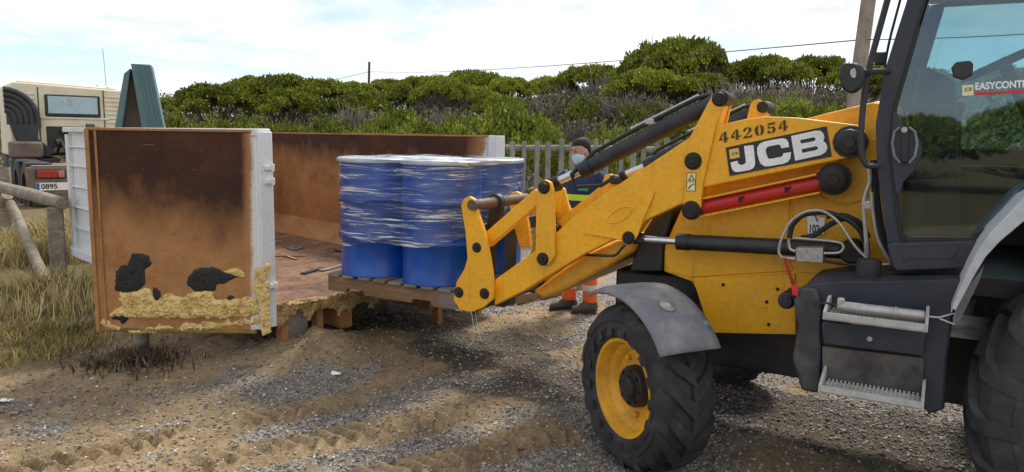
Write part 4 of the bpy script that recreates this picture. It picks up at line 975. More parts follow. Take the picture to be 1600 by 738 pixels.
for a in ((548, 160, 30, 80, 'pale grey thorny shrub above the middle of the container'), (700, 165, 29, 90, 'grey bare shrub below the domed tree'),
    (960, 108, 40, 110, 'tall bare grey shrub left of the big dark dome'), (900, 124, 38, 120, 'bare grey shrub on the slope above the worker'), (850, 146, 33, 110, 'bare grey shrub behind the bright bush'),
    (985, 140, 31, 130, 'bare grey shrub on the slope above the black ram'), (1060, 150, 30, 130, 'bare grey shrub behind the loader arm peak'), (1150, 122, 34, 120, 'bare grey shrub under the right ridge pines'),
    (1235, 122, 33, 120, 'bare grey shrub above the painted logo'), (1310, 130, 31, 110, 'bare grey shrub just left of the cab mirror'), (905, 180, 22, 74, 'pale brown bare bush behind the picket fence')): bare(*a)
for a in ((268, 176, 25, 92, 'green shrub right beside the teal frame'), (330, 184, 23, 96, 'green shrub above the burnt door'), (392, 180, 25, 90, 'green shrub above the white door edge'), (452, 190, 22, 90, 'low green shrub right of the white door edge'),
    (515, 184, 24, 100, 'green shrub above the left of the rusty wall'), (580, 196, 21, 100, 'low bright shrub above the middle of the rusty wall'), (650, 188, 22, 110, 'bright green shrub above the drums'), (718, 180, 23, 100, 'green shrub above the far container corner'),
    (800, 160, 20, 150, 'large bright green bush behind the far container corner'), (862, 196, 18, 80, 'bright shrub just left of the worker behind the fence'), (945, 204, 17, 110, 'low bright shrub behind the worker and fence'), (1010, 196, 19, 100, 'green shrub behind the black ram and fence'),
    (1110, 160, 27, 110, 'green shrub behind the loader arm peak'), (1180, 150, 26, 100, 'green shrub behind the far arm'), (1245, 150, 24, 110, 'fresh green shrub above the yellow bonnet'), (1310, 160, 23, 100, 'green shrub below the cab mirror'), (1005, 158, 30, 100, 'dull green shrub on the slope above the ram'), (930, 150, 32, 100, 'dull green shrub on the slope above the worker'), (620, 168, 27, 90, 'green shrub in front of the grey domed tree')): shrub(*a)
# undergrowth that covers the slope (stuff)
N = 46000; X = rng.uniform(-50, 50, N); Y = 13 + rng.random(N) * 52; k = (np.abs(X / Y) < .85) & ~((X < -3) & (Y < 21)); X, Y = X[k], Y[k]; Z = gheight(X, Y)
hh = .25 + .8 * fbm(X * .3, Y * .3, 91) * sstep(13, 20, Y) + 1.9 * fbm(X * .22, Y * .22, 97) * sstep(24, 34, Y); P = np.stack([X, Y, Z + hh * rng.random(len(X)) ** .6], 1)
P = np.repeat(P, 5, 0) + rng.normal(size=(len(P) * 5, 3)) * [.3, .3, .16]; Nn = np.tile([0, 0, 1.0], (len(P), 1)); V, Fq, T = tufts(P, Nn, .17, 1)
T = np.clip(T * .8 + np.repeat(fbm(P[:, 0] * .3, P[:, 1] * .3, 95) - .4, 4), 0, 1)
me = leaf_mesh('undergrowth', V, Fq, T); tag(link('undergrowth', me, M['olive'], None, 0), 'dull green undergrowth covering the slope between the trees', 'undergrowth', kind='stuff')

# pines across the road behind the camera, mirrored in the cab glass
for (x, y, R, h, lab) in ((-13.5, -21, 2.6, 5.0, 'dark pine mirrored at the left of the cab glass'), (-9.6, -23, 2.9, 5.8, 'dark pine mirrored in the middle of the cab glass'), (-5.8, -21, 2.4, 4.8, 'dark pine mirrored low in the cab glass beside the door handle'), (-1.8, -24, 2.8, 5.4, 'dark pine mirrored in the cab glass near its front edge'), (-17.5, -24, 3.0, 5.6, 'dark pine mirrored at the right edge of the cab glass')):
    e = empty('pine_tree', (x, y, gh(x, y))); tag(e, lab, 'pine tree', 'umbrella pines across the road'); cm, td = PINES[random.randrange(4)]; rz = random.uniform(0, 6)
    h *= .62; put('crown', cm, e, (R, R, R * 1.3), rz, (0, 0, h - R)); put('trunk', td, e, (R, R, max(.3, h - R)), rz, (0, 0, h - R))

# ================================================================== backhoe loader
BL = empty('backhoe_loader', JO, -YA)
tag(BL, 'yellow backhoe loader with lowered front arms holding a pallet of drums', 'backhoe loader')
MIR = 2.36
def JP(L, lat): return [J(u, v, lat) for (u, v) in L]
def mirror(P, m): return [Vector((p.x, MIR - p.y, p.z)) for p in P] if m else [Vector(p) for p in P]
def plate(name, L, lat, t, mat, parent=BL, bevel=.006, m=False, smooth=35):
    return MB().prism(mirror(JP(L, lat), m), (0, -t if m else t, 0)).build(name, mat, parent, smooth, bevel)
def pin(u, v, lat, r, h, mat, parent, m=False, depth=.06, n=18):
    c = J(u, v, lat); p, q = mirror([c + Vector((0, -h, 0)), c + Vector((0, depth, 0))], m); d = (q - p).normalized(); L = (q - p).length
    o = MB().lathe([(0, 0), (0, r * .80), (.006, r * .92), (.012, r * .94), (.013, r), (h - .004, r), (h - .003, r * 1.18), (h + .004, r * 1.22), (L, r)], p, d, n).build('pin', mat, parent, 40)
    MB().lathe([(-.006, 0), (-.006, r * .45), (0, r * .5)], p, d, 6).build('bolt_head', mat, o, 20); return o
def tubepx(L, lat, r, n=8):
    P = []
    for a in L: P.append(J(a[0], a[1], a[2] if len(a) > 2 else lat))
    # rounded path
    Q = [P[0]]
    for i in range(1, len(P) - 1):
        a, b_, c = P[i - 1], P[i], P[i + 1]
        for t in (.15, .35, .5, .65, .85):
            s0 = b_.lerp(a, .42); s1 = b_.lerp(c, .42); Q.append(s0.lerp(b_, t).lerp(b_.lerp(s1, t), t))
    Q.append(P[-1]); return MB().tube(Q, r, n)
ARM = [(772, 478), (774, 437), (848, 383), (882, 352), (952, 298), (1040, 240), (1077, 215), (1112, 152), (1125, 143), (1131, 148), (1133, 158), (1122, 196), (1160, 187), (1195, 182), (1245, 184), (1345, 196), (1354, 212), (1346, 243), (1098, 293), (1092, 338), (1072, 340), (1066, 318), (1008, 345), (985, 378), (960, 374), (912, 398), (820, 454)]
BRK = [(1111, 152), (1117, 144), (1126, 141), (1131, 146), (1133, 156), (1119, 194), (1109, 240), (1098, 289), (1094, 335), (1085, 344), (1072, 341), (1067, 330), (1070, 260), (1078, 214)]
RNF = [(912, 365), (951, 332), (987, 310), (1023, 299), (1018, 313), (1005, 344), (996, 369), (987, 383), (979, 383), (973, 375), (954, 373), (936, 369)]
LEV = [(838, 298), (842, 285), (851, 281), (860, 285), (864, 297), (867, 398), (859, 413), (847, 416), (838, 408), (836, 395)]
CAR = [(720, 321), (724, 311), (733, 307), (742, 312), (747, 335), (757, 364), (765, 404), (771, 449), (770, 468), (755, 481), (737, 488), (718, 484), (708, 469), (713, 441), (725, 421), (730, 404), (727, 364)]
LUG = [(1111, 152), (1117, 144), (1126, 141), (1138, 147), (1143, 160), (1134, 200), (1100, 200)]
for m in (False, True):
    arm = plate('loader_arm', ARM, .58, .10, M['yellow'], BL, .007, m)
    plate('bracket_plate', BRK, .562, .017, M['yellow'], arm, .004, m)
    plate('bracket_plate', LUG, .70, .02, M['yellow'], arm, .004, m)
    plate('stiffener', RNF, .566, .013, M['yellow'], arm, .004, m)
    if not m:
        c = J(968, 336, .565); e1, e2 = J(986, 325, .565) - c, J(962, 329, .565) - c
        MB().tube([c + e1 * math.cos(a) + e2 * math.sin(a) for a in np.linspace(0, 6.2832, 33)], .004, 6).build('oval_pressing', M['yellow'], arm)
    plate('tilt_lever', LEV, .548, .03, M['yellow'], arm, .005, m); plate('tilt_lever', LEV, .655, .03, M['yellow'], arm, .005, m)
    p, q = mirror([J(846, 304, .63), J(760, 378, .63)], m); MB().bar(p, q, .07, .085).build('tilt_link', M['yellow'], arm, bevel=.006)
    plate('carriage_plate', CAR, .528, .03, M['yellow'], arm, .006, m); plate('carriage_plate', CAR, .70, .03, M['yellow'], arm, .006, m)
    for (u, v, lat, r) in ((1125, 154, .562, .036), (1083, 252, .562, .040), (1080, 329, .562, .044), (982, 372, .566, .032), (848, 405, .548, .034), (850, 293, .548, .034), (745, 387, .528, .028), (717, 457, .528, .030), (757, 459, .528, .030)):
        pin(u, v, lat, r, .018, M['grease'], arm, m, .19 if v < 300 or u < 860 else .06)
    pin(1328, 222, .58, .066, .045, M['black'], arm, m, .25, 12)
    # tilt ram
    p, q, e = mirror([J(1122, 158, .635), J(911, 266, .635), J(852, 292, .635)], m)
    ram = MB().cyl(p, q, .046, 24).build('tilt_ram', M['black'], arm, 40)
    MB().lathe([(-.01, .03), (-.01, .05), (.03, .052), (.06, .05)], q + (p - q).normalized() * .0, (p - q), 24).build('gland', M['black'], ram, 40)
    e_ = q.lerp(e, .62); MB().cyl(q, e_, .024, 18).build('ram_rod', M['chrome'], ram, 40); MB().cyl(e_, e, .036, 16).build('rod_eye', M['grease'], ram, 40)
    ax = (q - p).normalized(); up = Vector((0, 0, 1)) - ax * ax.z; up.normalize()
    MB().tube([p + up * .05 + ax * .02, p + up * .066 + ax * .10, p + up * .07 + ax * .45, p + up * .066 + ax * .75, p + up * .02 + ax * .92 + Vector((0, -.04 if not m else .04, -.02)), p + ax * .95 - up * .07, p + ax * .80 - up * .13, p + ax * .70 - up * .12], .012, 8).build('hose', M['rubber'], ram)
    MB().tube([p + up * .075 + ax * .08, p + up * .085 + ax * .5], .009, 8).build('pipe', M['steel'], ram)
    MB().box(p + up * .07 + ax * .38, (.05, .035, .03)).build('hose_clamp', M['steel'], ram, bevel=.003)
    # lift ram
    p, q, e = mirror([J(1332, 392, .63), J(1064, 378, .63), J(984, 372, .63)], m)
    ram = MB().cyl(p, q, .043, 24).build('lift_ram', M['black'], BL, 40)
    MB().lathe([(-.02, .026), (-.02, .046), (.05, .047)], q, (p - q), 24).build('gland', M['black'], ram, 40)
    e_ = q.lerp(e, .70); MB().cyl(q, e_, .020, 18).build('ram_rod', M['chrome'], ram, 40); MB().cyl(e_, e, .034, 16).build('rod_eye', M['black'], ram, 40)
    MB().lathe([(-.06, 0), (-.06, .05), (-.04, .06), (.04, .06), (.05, 0)], p, (0, 1, 0), 18).build('ram_eye', M['grease'], ram, 40)
    # red strut in its channel
    p, q = mirror([J(1092, 325, .63), J(1290, 284, .63)], m); s_ = MB().cyl(p, q, .036, 22).build('safety_strut', M['red'], BL, 40)
    ax = (q - p).normalized(); up = Vector((0, 0, 1)) - ax * ax.z; up.normalize()
    for k in (-1, 1): MB().bar(p + up * .046 * k - ax * .02, q + up * .046 * k - ax * .03, .10, .007, up).build('strut_channel', M['yellow'], s_)
    for f_ in (.36, .72): MB().box(p.lerp(q, f_) + Vector((0, -.036 if not m else .036, 0)), (.018, .012, .028)).tube([p.lerp(q, f_) + Vector((0, -.042 if not m else .042, .0)), p.lerp(q, f_) + Vector((.02, -.048 if not m else .048, .016))], .005, 6).build('clip', M['grease'], s_)
    pin(1303, 280, .60, .066, .05, M['grease'], BL, m, .16)
# cross members between the two arms
beam = [(829, 458), (905, 401), (960, 376), (990, 372), (991, 392), (938, 424), (880, 456), (850, 466)]
MB().prism(JP(beam, .685), (0, MIR - 1.37, 0)).build('cross_beam', M['yellow_lo'], BL, bevel=.03, seg=3)
cp = J(737, 321, .50); o = MB().lathe([(0, .016), (0, .034), (.70, .034), (.70, .016)], (cp.x, .50, cp.z), (0, 1, 0), 20).build('cross_tube', paint('rusty_tube', (.16, .11, .08), .6, .3, (.07, .04, .025), .8, 9, 40, .2), BL, 40)
for y in (.80,): MB().lathe([(-.025, .036), (-.025, .055), (.025, .055), (.025, .036)], (cp.x, y, cp.z), (0, 1, 0), 20).build('collar', M['black'], o, 40)
MID = [(720, 321), (724, 311), (733, 307), (742, 312), (747, 335), (754, 364), (758, 404), (740, 404), (728, 364)]
P = [Vector((p.x, 1.12, p.z)) for p in JP(MID, .528)]; MB().prism(P, (0, .03, 0)).build('carriage_plate', M['yellow'], BL, bevel=.005)
# pallet fork carriage
fc = MB(); fc.box((cp.x - .085, 1.40, .66), (.05, 1.55, .11)); fc.box((cp.x - .085, 1.40, 1.13), (.05, 1.55, .09)); fork_c = fc.build('fork_carriage', M['black'], BL, bevel=.006)
for y in (.80, 1.55): MB().prism([(cp.x + .03, y, cp.z - .03), (cp.x - .05, y, cp.z - .02), (cp.x - .11, y, 1.0), (cp.x - .11, y, .62), (cp.x - .05, y, .62), (cp.x - .03, y, 1.0)], (0, .06, 0)).build('carriage_hook', M['grease'], fork_c, bevel=.006)
for y in (1.22, 1.78):
    MB().prism([(cp.x - .11, y - .05, 1.2), (cp.x - .16, y - .05, 1.2), (cp.x - .16, y - .05, .562), (cp.x - 1.30, y - .05, .540), (cp.x - 1.30, y - .05, .528), (cp.x - .16, y - .05, .520), (cp.x - .11, y - .05, .54)], (0, .10, 0)).build('fork', M['black'], fork_c, bevel=.004)
tubepx([(735, 480, .53), (742, 520, .53), (738, 538, .53), (728, 545, .53)], .53, .0013, 5).build('loose_string', M['whitepl'], BL)
tubepx([(742, 484, .53), (747, 515, .53), (752, 535, .53)], .53, .0011, 5).build('loose_string', M['whitepl'], BL)
tubepx([(905, 398, .70), (950, 400, .56), (962, 400, .56), (976, 383, .56)], .56, .008).build('grease_pipe', M['black'], BL)

# ---- body
BODY = [(1036, 424), (1038, 384), (1060, 335), (1092, 275), (1120, 232), (1235, 192), (1300, 175), (1372, 158), (1408, 165), (1410, 300), (1405, 425), (1385, 445), (1243, 452), (1243, 500), (1120, 497), (1096, 470), (1080, 440)]
bon = MB().prism(JP(BODY, .755), (0, MIR - 1.51, 0)).build('bonnet', M['yellow'], BL, bevel=.015)
plate('side_panel', [(1083, 438), (1242, 428), (1244, 523), (1113, 520), (1100, 492)], .738, .03, M['yellow'], BL, .006)
plate('side_panel', [(1040, 424), (1038, 392), (1062, 338), (1092, 290), (1235, 290), (1232, 402), (1240, 424), (1082, 434)], .745, .02, M['yellow'], BL, .006)
plate('side_panel', [(1238, 290), (1392, 200), (1396, 425), (1380, 436), (1245, 425), (1236, 402)], .747, .02, M['yellow'], BL, .006)
for m in (True,): plate('side_panel', [(1083, 438), (1242, 428), (1244, 523), (1113, 520), (1100, 492)], .738, .03, M['yellow'], BL, .006, m)
c = J(1318, 268, .745); MB().tube([c + Vector((.165 * math.cos(a), -.002, .165 * math.sin(a))) for a in np.linspace(-2.9, -.2, 24)], .006, 6).build('round_pressing', M['yellow'], bon)
for (u, v) in ((1198, 472), (1201, 507), (1130, 445), (1215, 452)): MB().lathe([(-.008, 0), (-.008, .008), (0, .010), (.01, .010)], J(u, v, .738), (0, 1, 0), 10).build('bolt', M['grease'], bon)
GR = [(983, 424), (1000, 372), (1043, 302), (1062, 297), (1046, 350), (1036, 385), (1034, 425)]
MB().prism(JP(GR, .75), (0, MIR - 1.5, 0)).build('front_grille', M['black'], BL, bevel=.01)
MB().box((1.15, MIR / 2, .62), (2.1, .62, .34)).build('chassis', M['black'], BL, bevel=.01)
MB().box((-.02, MIR / 2, .50), (.16, 1.45, .17)).build('front_axle', M['black'], BL, bevel=.02)
MB().box((-.05, MIR / 2, .74), (.72, .60, .42)).build('front_frame', M['black'], BL, bevel=.02)
MB().box((2.17, MIR / 2, .66), (.26, 1.5, .28)).build('rear_axle', M['black'], BL, bevel=.03)
MB().box((2.05, .98, 1.0), (.7, .5, .30)).build('rear_frame', M['yellow_lo'], BL, bevel=.01)
MB().cyl(J(1322, 176, 1.0), J(1322, 170, 1.0), .03, 14).build('bonnet_catch', M['grease'], BL)
# ---- logo plate and number
LG = lambda L: [(1110 + .1762 * x, 170 + .1762 * y) for (x, y) in L]
logo = plate('logo_plate', LG([(135, 345), (1030, 155), (1075, 425), (170, 597)]), .5745, .008, M['logoblack'], BL, .001)
def flat(name, loops, lat, mat, parent):
    P = [JP(l, lat) for l in loops]; t = tessellate_polygon(P); V = [p for l in P for p in l]
    return MB().add(V, [tuple(q) for q in t]).build(name, mat, parent, 0)
jj = [(298, 332), (382, 322), (390, 400), (397, 478), (392, 510), (375, 532), (345, 545), (250, 562), (215, 560), (192, 537), (178, 478), (240, 462), (248, 488), (265, 499), (298, 494), (314, 478), (312, 450)]
cc_ = [(697, 340), (692, 300), (675, 272), (642, 262), (560, 275), (480, 290), (437, 310), (415, 345), (414, 390), (430, 455), (447, 490), (480, 511), (520, 511), (650, 488), (690, 470), (710, 440), (715, 385), (645, 396), (640, 418), (622, 428), (530, 446), (510, 438), (497, 405), (490, 370), (498, 346), (520, 334), (600, 318), (620, 324), (630, 352)]
bb = [(715, 242), (930, 195), (978, 196), (1003, 222), (1012, 260), (1000, 287), (1028, 310), (1038, 348), (1022, 385), (980, 412), (752, 462)]
h1 = [(795, 279), (912, 254), (930, 260), (932, 276), (918, 288), (803, 310)]; h2 = [(808, 360), (935, 333), (953, 341), (952, 358), (936, 368), (815, 393)]
flat('letter_j', [LG(jj)], .5715, M['whitepl'], logo); flat('letter_c', [LG(cc_)], .5715, M['whitepl'], logo); flat('letter_b', [LG(bb), LG(h1), LG(h2)], .5715, M['whitepl'], logo)
flat('small_badge', [LG([(165, 365), (250, 347), (260, 432), (175, 448)])], .5715, M['stickery'], logo)
def text_px(name, body, mat, parent, o, rx, ty, lat, shear=0, bold=0):
    """o, rx, ty: pixels of lower left, lower right and upper left corner"""
    O, X, Y = J(*o, lat), J(*rx, lat), J(*ty, lat); return text_mesh(name, body, mat, parent, O, (X - O).normalized(), (Y - O).normalized(), (Y - O).length, shear, bold, fit=(X - O).length)
z3 = lambda x, y: (1110 + .1762 * x, 170 + .1762 * y)
text_px('badge_text', 'JCB', M['logoblack'], logo, z3(190, 420), z3(245, 410), z3(186, 392), .5705, 0, .02)
D4 = [[(0, .25), (0, .35), (.42, .95), (.42, .72), (.2, .38), (.42, .38), (.42, .25)], [(.52, 1), (.78, 1), (.78, .38), (1, .38), (1, .25), (.78, .25), (.78, .06), (.9, 0), (.4, 0), (.52, .06)]]
D2 = [[(.05, .7), (.1, .88), (.3, 1), (.48, 1), (.48, .9), (.35, .86), (.33, .72), (.2, .64)], [(.56, 1), (.8, .95), (.95, .78), (.9, .6), (.65, .4), (.45, .3), (.35, .22), (.3, .3), (.55, .5), (.66, .7), (.62, .85), (.56, .9)], [(0, 0), (.05, .15), (.25, .22), (.6, .12), (.9, .22), (1, .25), (.92, 0)]]
D0 = [[(.44, 1), (.2, .92), (.04, .7), (.04, .3), (.2, .08), (.44, 0), (.44, .1), (.36, .2), (.34, .5), (.36, .8), (.44, .9)], [(.56, 1), (.56, .9), (.64, .8), (.66, .5), (.64, .2), (.56, .1), (.56, 0), (.8, .08), (.96, .3), (.96, .7), (.8, .92)]]
D5 = [[(.15, 1), (.95, 1), (.9, .82), (.15, .82)], [(.15, .78), (.25, .78), (.25, .6), (.45, .62), (.45, .5), (.2, .46), (.12, .5)], [(.53, .62), (.8, .58), (.95, .4), (.92, .15), (.75, .02), (.53, 0), (.53, .1), (.65, .2), (.66, .42), (.53, .52)], [(.05, .22), (.2, .3), (.32, .2), (.45, .1), (.45, 0), (.25, .02), (.08, .1)]]
for k, D in enumerate((D4, D4, D2, D0, D5, D4)):
    ox, oy = 78 + k * 105.5, 307 - k * 20.5
    b = MB()
    for pc in D:
        P = JP([z3(ox + 85 * x - 6 * y, oy - 16 * x - 92 * y) for (x, y) in pc], .5755); b.add(P, [tuple(q) for q in tessellate_polygon([P])])
    b.build('stencil_digit', M['stencil'], BL, 0)
# warning sticker
st = plate('warning_sticker', [(1073, 270), (1088, 270), (1087, 299), (1072, 299)], .5605, .001, M['stencil'], BL, 0)
flat('sticker_face', [[(1074, 271), (1087, 271), (1086, 284), (1073.6, 284)]], .5595, M['stickerp'], st); flat('sticker_face', [[(1073.6, 285), (1086, 285), (1086, 298), (1073, 298)]], .5595, M['stickerp'], st)
flat('warning_triangle', [[(1080.5, 272.5), (1086, 282.5), (1075, 282.5)], [(1080.5, 275.5), (1083.6, 281), (1077.4, 281)]], .5588, M['stencil'], st)
flat('pictogram', [[(1075, 295), (1077, 296), (1079, 292), (1085.5, 288), (1085, 286.8), (1077.6, 290.5)]], .5588, M['stencil'], st)
# ---- wheels
def wheel(c, ax, R, w, rr, nl, parent, hub=True, lugh=.026):
    c, ax = Vector(c), Vector(ax).normalized()
    wl = MB().lathe([(w * .36 - .15, rr - .005), (w * .36 - .15, rr - .03), (-w * .30, rr - .03), (-w * .30, rr - .005)], c, ax, 40, True).build('wheel', M['black'], parent, 40)
    h = w / 2; prof = [(-h * .70, rr), (-h * .92, rr + (R - rr) * .25), (-h, rr + (R - rr) * .52), (-h * .95, R - .05), (-h * .80, R - .016), (-h * .4, R - .002), (0, R), (h * .4, R - .002), (h * .80, R - .016), (h * .95, R - .05), (h, rr + (R - rr) * .52), (h * .92, rr + (R - rr) * .25), (h * .76, rr + .012), (h * .70, rr)]
    b = MB().lathe(prof, c, ax, 56, False, False)
    a0 = Vector((0, 0, 1)); x = ax.cross(a0).normalized(); y = ax.cross(x)
    def rad_at(t):
        return R - .016 * (t / .8) ** 2 if t < .8 else R - .016 - (t - .8) / .15 * .034 if t < .95 else R - .05 - (t - .95) * 1.2
    for sd in (-1, 1):
        for k in range(nl):
            ph = 2 * math.pi * (k + (.5 if sd > 0 else 0)) / nl; vs, fs = [], []; ts = (-.06, .25, .5, .72, .86, .96, 1.02)
            for i, t in enumerate(ts):
                an = ph + .32 * max(t, 0) * (.47 / R) + .12 * max(0, t - .5); dl = (.040 - .008 * t) / R * random.uniform(.94, 1.06); rb = rad_at(abs(t)); hh = lugh * (1 if t < .9 else .62 if t < 1 else .15)
                for (da, dr) in ((-dl * 1.25, -.012), (-dl, hh), (dl, hh), (dl * 1.25, -.012)):
                    q = an + da; vs.append(c + ax * (sd * t * h * 1.0) + (x * math.cos(q) + y * math.sin(q)) * (rb + dr))
                if i:
                    o = (i - 1) * 4
                    for j in range(3): fs.append((o + j, o + j + 1, o + j + 5, o + j + 4))
            n_ = len(ts) * 4; fs += [(0, 1, 2, 3), (n_ - 1, n_ - 2, n_ - 3, n_ - 4)]; b.add(vs, fs)
    # side ribs
    for q in (.40, .62): b.lathe([(h * .97 - .004, rr + (R - rr) * q - .006), (h * .985 + .004, rr + (R - rr) * q), (h * .97 - .004, rr + (R - rr) * q + .006)], c, ax, 56, False, False)
    b.build('tyre', M['tyre'], wl, 38)
    d = h * .72
    MB().lathe([(d + .004, rr + .022), (d + .022, rr + .020), (d + .020, rr + .004), (d - .01, rr - .008), (d - .045, rr - .018), (d - .055, rr - .04), (d - .085, rr - .055), (d - .095, rr * .60), (d - .085, rr * .50), (d - .085, 0)], c, ax, 44, False, False).build('rim', M['yellow_lo'], wl, 40)
    if hub:
        hb = MB().lathe([(d - .12, rr * .48), (d - .045, rr * .46), (d - .03, rr * .42), (d - .028, rr * .26), (d - .01, rr * .24), (d - .006, rr * .20), (d - .006, 0)], c, ax, 24).build('hub', M['black'], wl, 40)
        for k in range(8): q = 6.2832 * k / 8; p = c + (x * math.cos(q) + y * math.sin(q)) * rr * .36; MB().lathe([(d - .04, .009), (d - .022, .009), (d - .022, 0)], p, ax, 6).build('hub_bolt', M['grease'], wl, 30)
        for k in range(5): q = 6.2832 * k / 5 + .3; p = c + (x * math.cos(q) + y * math.sin(q)) * rr * .66; MB().lathe([(d - .10, .016), (d - .07, .016), (d - .065, 0)], p, ax, 6).build('wheel_nut', M['yellow_lo'], wl, 30)
    return wl
STE = Vector((-.583, -.81, 0))
wheel((-.01, .34, .436), STE, .43, .33, .245, 17, BL)
wheel((.02, 2.06, .445), STE * -1, .44, .33, .245, 17, BL)
wheel((2.17, .25, .695), (0, -1, 0), .695, .44, .36, 20, BL, True, .032)
wheel((2.17, 2.11, .695), (0, 1, 0), .695, .44, .36, 20, BL, True, .032)
# front mudguard turning with the wheel
fx = STE.normalized(); fh = Vector((-fx.y, fx.x, 0)) if False else Vector((fx.y, -fx.x, 0)); wc = Vector((-.01, .33, .445)); vs = []; fs = []
if fh.y < 0: fh = -fh                                             # forward in the wheel's plane
angs = np.linspace(120, 34, 22); ws = np.linspace(-.12, .215, 9)
for a in angs:
    a_ = rad(a); r = .545 + .012 * math.sin(a_ * 3)
    for w in ws:
        dr = -.022 * (abs(w) / .2) ** 4
        vs.append(wc + fx * w + (-fh * math.cos(a_) + Vector((0, 0, 1)) * math.sin(a_)) * (r + dr))
for i in range(21):
    for j in range(8): a = i * 9 + j; fs.append((a, a + 1, a + 10, a + 9))
fd = MB().add(vs, fs).build('front_mudguard', M['fender'], BL, 60); so = fd.modifiers.new('s', 'SOLIDIFY'); so.thickness = .014; so.offset = 0
a_ = rad(62); cpt = wc + fx * .05 + (-fh * math.cos(a_) + Vector((0, 0, 1)) * math.sin(a_)) * .555; nrm = (-fh * math.cos(a_) + Vector((0, 0, 1)) * math.sin(a_))
MB().lathe([(0, .045), (.006, .043), (.010, .02), (.016, .012), (.018, 0)], cpt, nrm, 18).build('fixing_disc', M['steel'], fd, 30)
a_ = rad(48); cpt = wc - fx * .10 + (-fh * math.cos(a_) + Vector((0, 0, 1)) * math.sin(a_)) * .555; nrm = (-fh * math.cos(a_) + Vector((0, 0, 1)) * math.sin(a_))
MB().lathe([(0, .02), (.006, .018), (.010, 0)], cpt, nrm, 12).build('fixing_disc', M['fender'], fd, 30)
MB().bar(wc + Vector((.1, .25, .2)), wc - fh * .25 + Vector((0, 0, .47)), .05, .03).build('mudguard_stay', M['black'], BL)
# ---- cab
def ringframe(name, outer, inner, lat, t, mat, parent, m=False, bevel=.008):
    P0, P1_ = mirror(JP(outer, lat), m), mirror(JP(inner, lat), m); n, k = len(P0), len(P1_); e = Vector((0, -t if m else t, 0))
    tr = tessellate_polygon([P0, P1_]); A_ = P0 + P1_; V = A_ + [p + e for p in A_]; N_ = n + k
    fs = [tuple(q) for q in tr] + [tuple(N_ + i for i in reversed(q)) for q in tr]
    for i in range(n): j = (i + 1) % n; fs.append((i, j, j + N_, i + N_))
    for i in range(k): j = (i + 1) % k; fs.append((n + j, n + i, n + i + N_, n + j + N_))
    return MB().add(V, fs).build(name, mat, parent, 35, bevel)
CO = [(1446, -90), (1383, 108), (1368, 195), (1370, 260), (1379, 330), (1387, 385), (1392, 418), (1505, 418), (1524, 402), (1546, 375), (1622, 296), (1720, 250), (1830, 225), (1850, -150), (1640, -130)]
CIN = [(1478, -90), (1402, 165), (1393, 235), (1404, 330), (1411, 366), (1419, 374), (1516, 374), (1530, 366), (1604, 288), (1700, 235), (1800, 205), (1815, -120), (1640, -105)]
cabf = ringframe('cab_frame', CO, CIN, .33, .06, M['slate'], BL)
ringframe('cab_frame', CO, CIN, .33, .06, M['slate'], BL, True)
GLS = [(1476, -90), (1400, 165), (1391, 235), (1402, 330), (1409, 368), (1419, 376), (1517, 376), (1532, 367), (1606, 289), (1700, 236), (1802, 206), (1817, -120), (1640, -105)]
MB().prism(JP(GLS, .345), (0, .006, 0)).build('side_glass', M['glass'], BL, 0)
MB().prism(mirror(JP(GLS, .345), True), (0, -.006, 0)).build('side_glass', M['glass'], BL, 0)
DO = [(1470, -90), (1396, 165), (1387, 235), (1398, 330), (1405, 371), (1417, 379), (1519, 379), (1534, 370), (1608, 292), (1702, 240), (1806, 210), (1821, -123), (1640, -110)]
ringframe('door_seal', DO, CIN, .322, .014, M['rubber'], BL, False, .003)
f0, f1 = J(1446, -90, .36), J(1392, 418, .36); up_ = J(1368, 195, .36)
for (p, q) in ((f0, up_), (up_, f1)): MB().add([p, q, Vector((q.x, MIR - .36, q.z)), Vector((p.x, MIR - .36, p.z))], [(0, 1, 2, 3)]).build('windscreen' if p == f0 else 'lower_windscreen', M['glassclear'], BL, 0)
zt = J(1446, -90, .36).z; xt = f0.x
MB().box((xt + .78, MIR / 2, zt + .07), (1.75, 1.75, .13)).build('cab_roof', M['yellow'], BL, bevel=.04, seg=3)
MB().box((1.85, MIR / 2, 1.14), (1.45, 1.58, .08)).build('cab_floor', M['black'], BL)
MB().box((1.20, MIR / 2, 1.35), (.06, 1.5, .40)).build('cab_bulkhead', M['black'], BL)
MB().box((1.72, MIR - .40, 1.42), (1.15, .06, .60)).build('far_door_panel', M['black'], BL)
MB().box((1.70, 1.70, 1.40), (.9, .30, .46)).build('side_console', M['black'], BL, bevel=.03)
MB().box((2.40, MIR / 2, 1.50), (.08, 1.5, .70)).build('cab_back', M['black'], BL)
st = MB(); st.box((1.95, 1.18, 1.42), (.52, .52, .16)); st.box((2.2, 1.18, 1.78), (.14, .50, .70)); st.box((1.95, 1.18, 1.26), (.35, .35, .22)); st.build('driver_seat', M['slate'], BL, bevel=.04, seg=3)
sc_ = J(1568, 98, 1.15); sw = Vector((-.45, 0, .89))
for (u, v, y) in ((1478, 150, .95), (1500, 168, 1.4)):
    q = J(u, v, y); MB().tube([Vector((q.x + .05, y, 1.2)), q.lerp(Vector((q.x + .05, y, 1.2)), .4), q], [.012, .011, .010], 8).lathe([(-.03, .008), (-.02, .022), (.02, .024), (.035, .0)], q, (0, 0, 1), 12).build('control_lever', M['black'], BL)
cs = MB().lathe([(-.012, .19), (0, .205), (.012, .19), (0, .175)], sc_, sw, 32, True).build('steering_wheel', M['black'], BL, 60)
MB().cyl(sc_ - sw * .02, sc_ - sw * .55, .03, 12).bar(sc_ + Vector((0, -.18, 0)), sc_ + Vector((0, .18, 0)), .03, .02).build('steering_column', M['black'], cs)
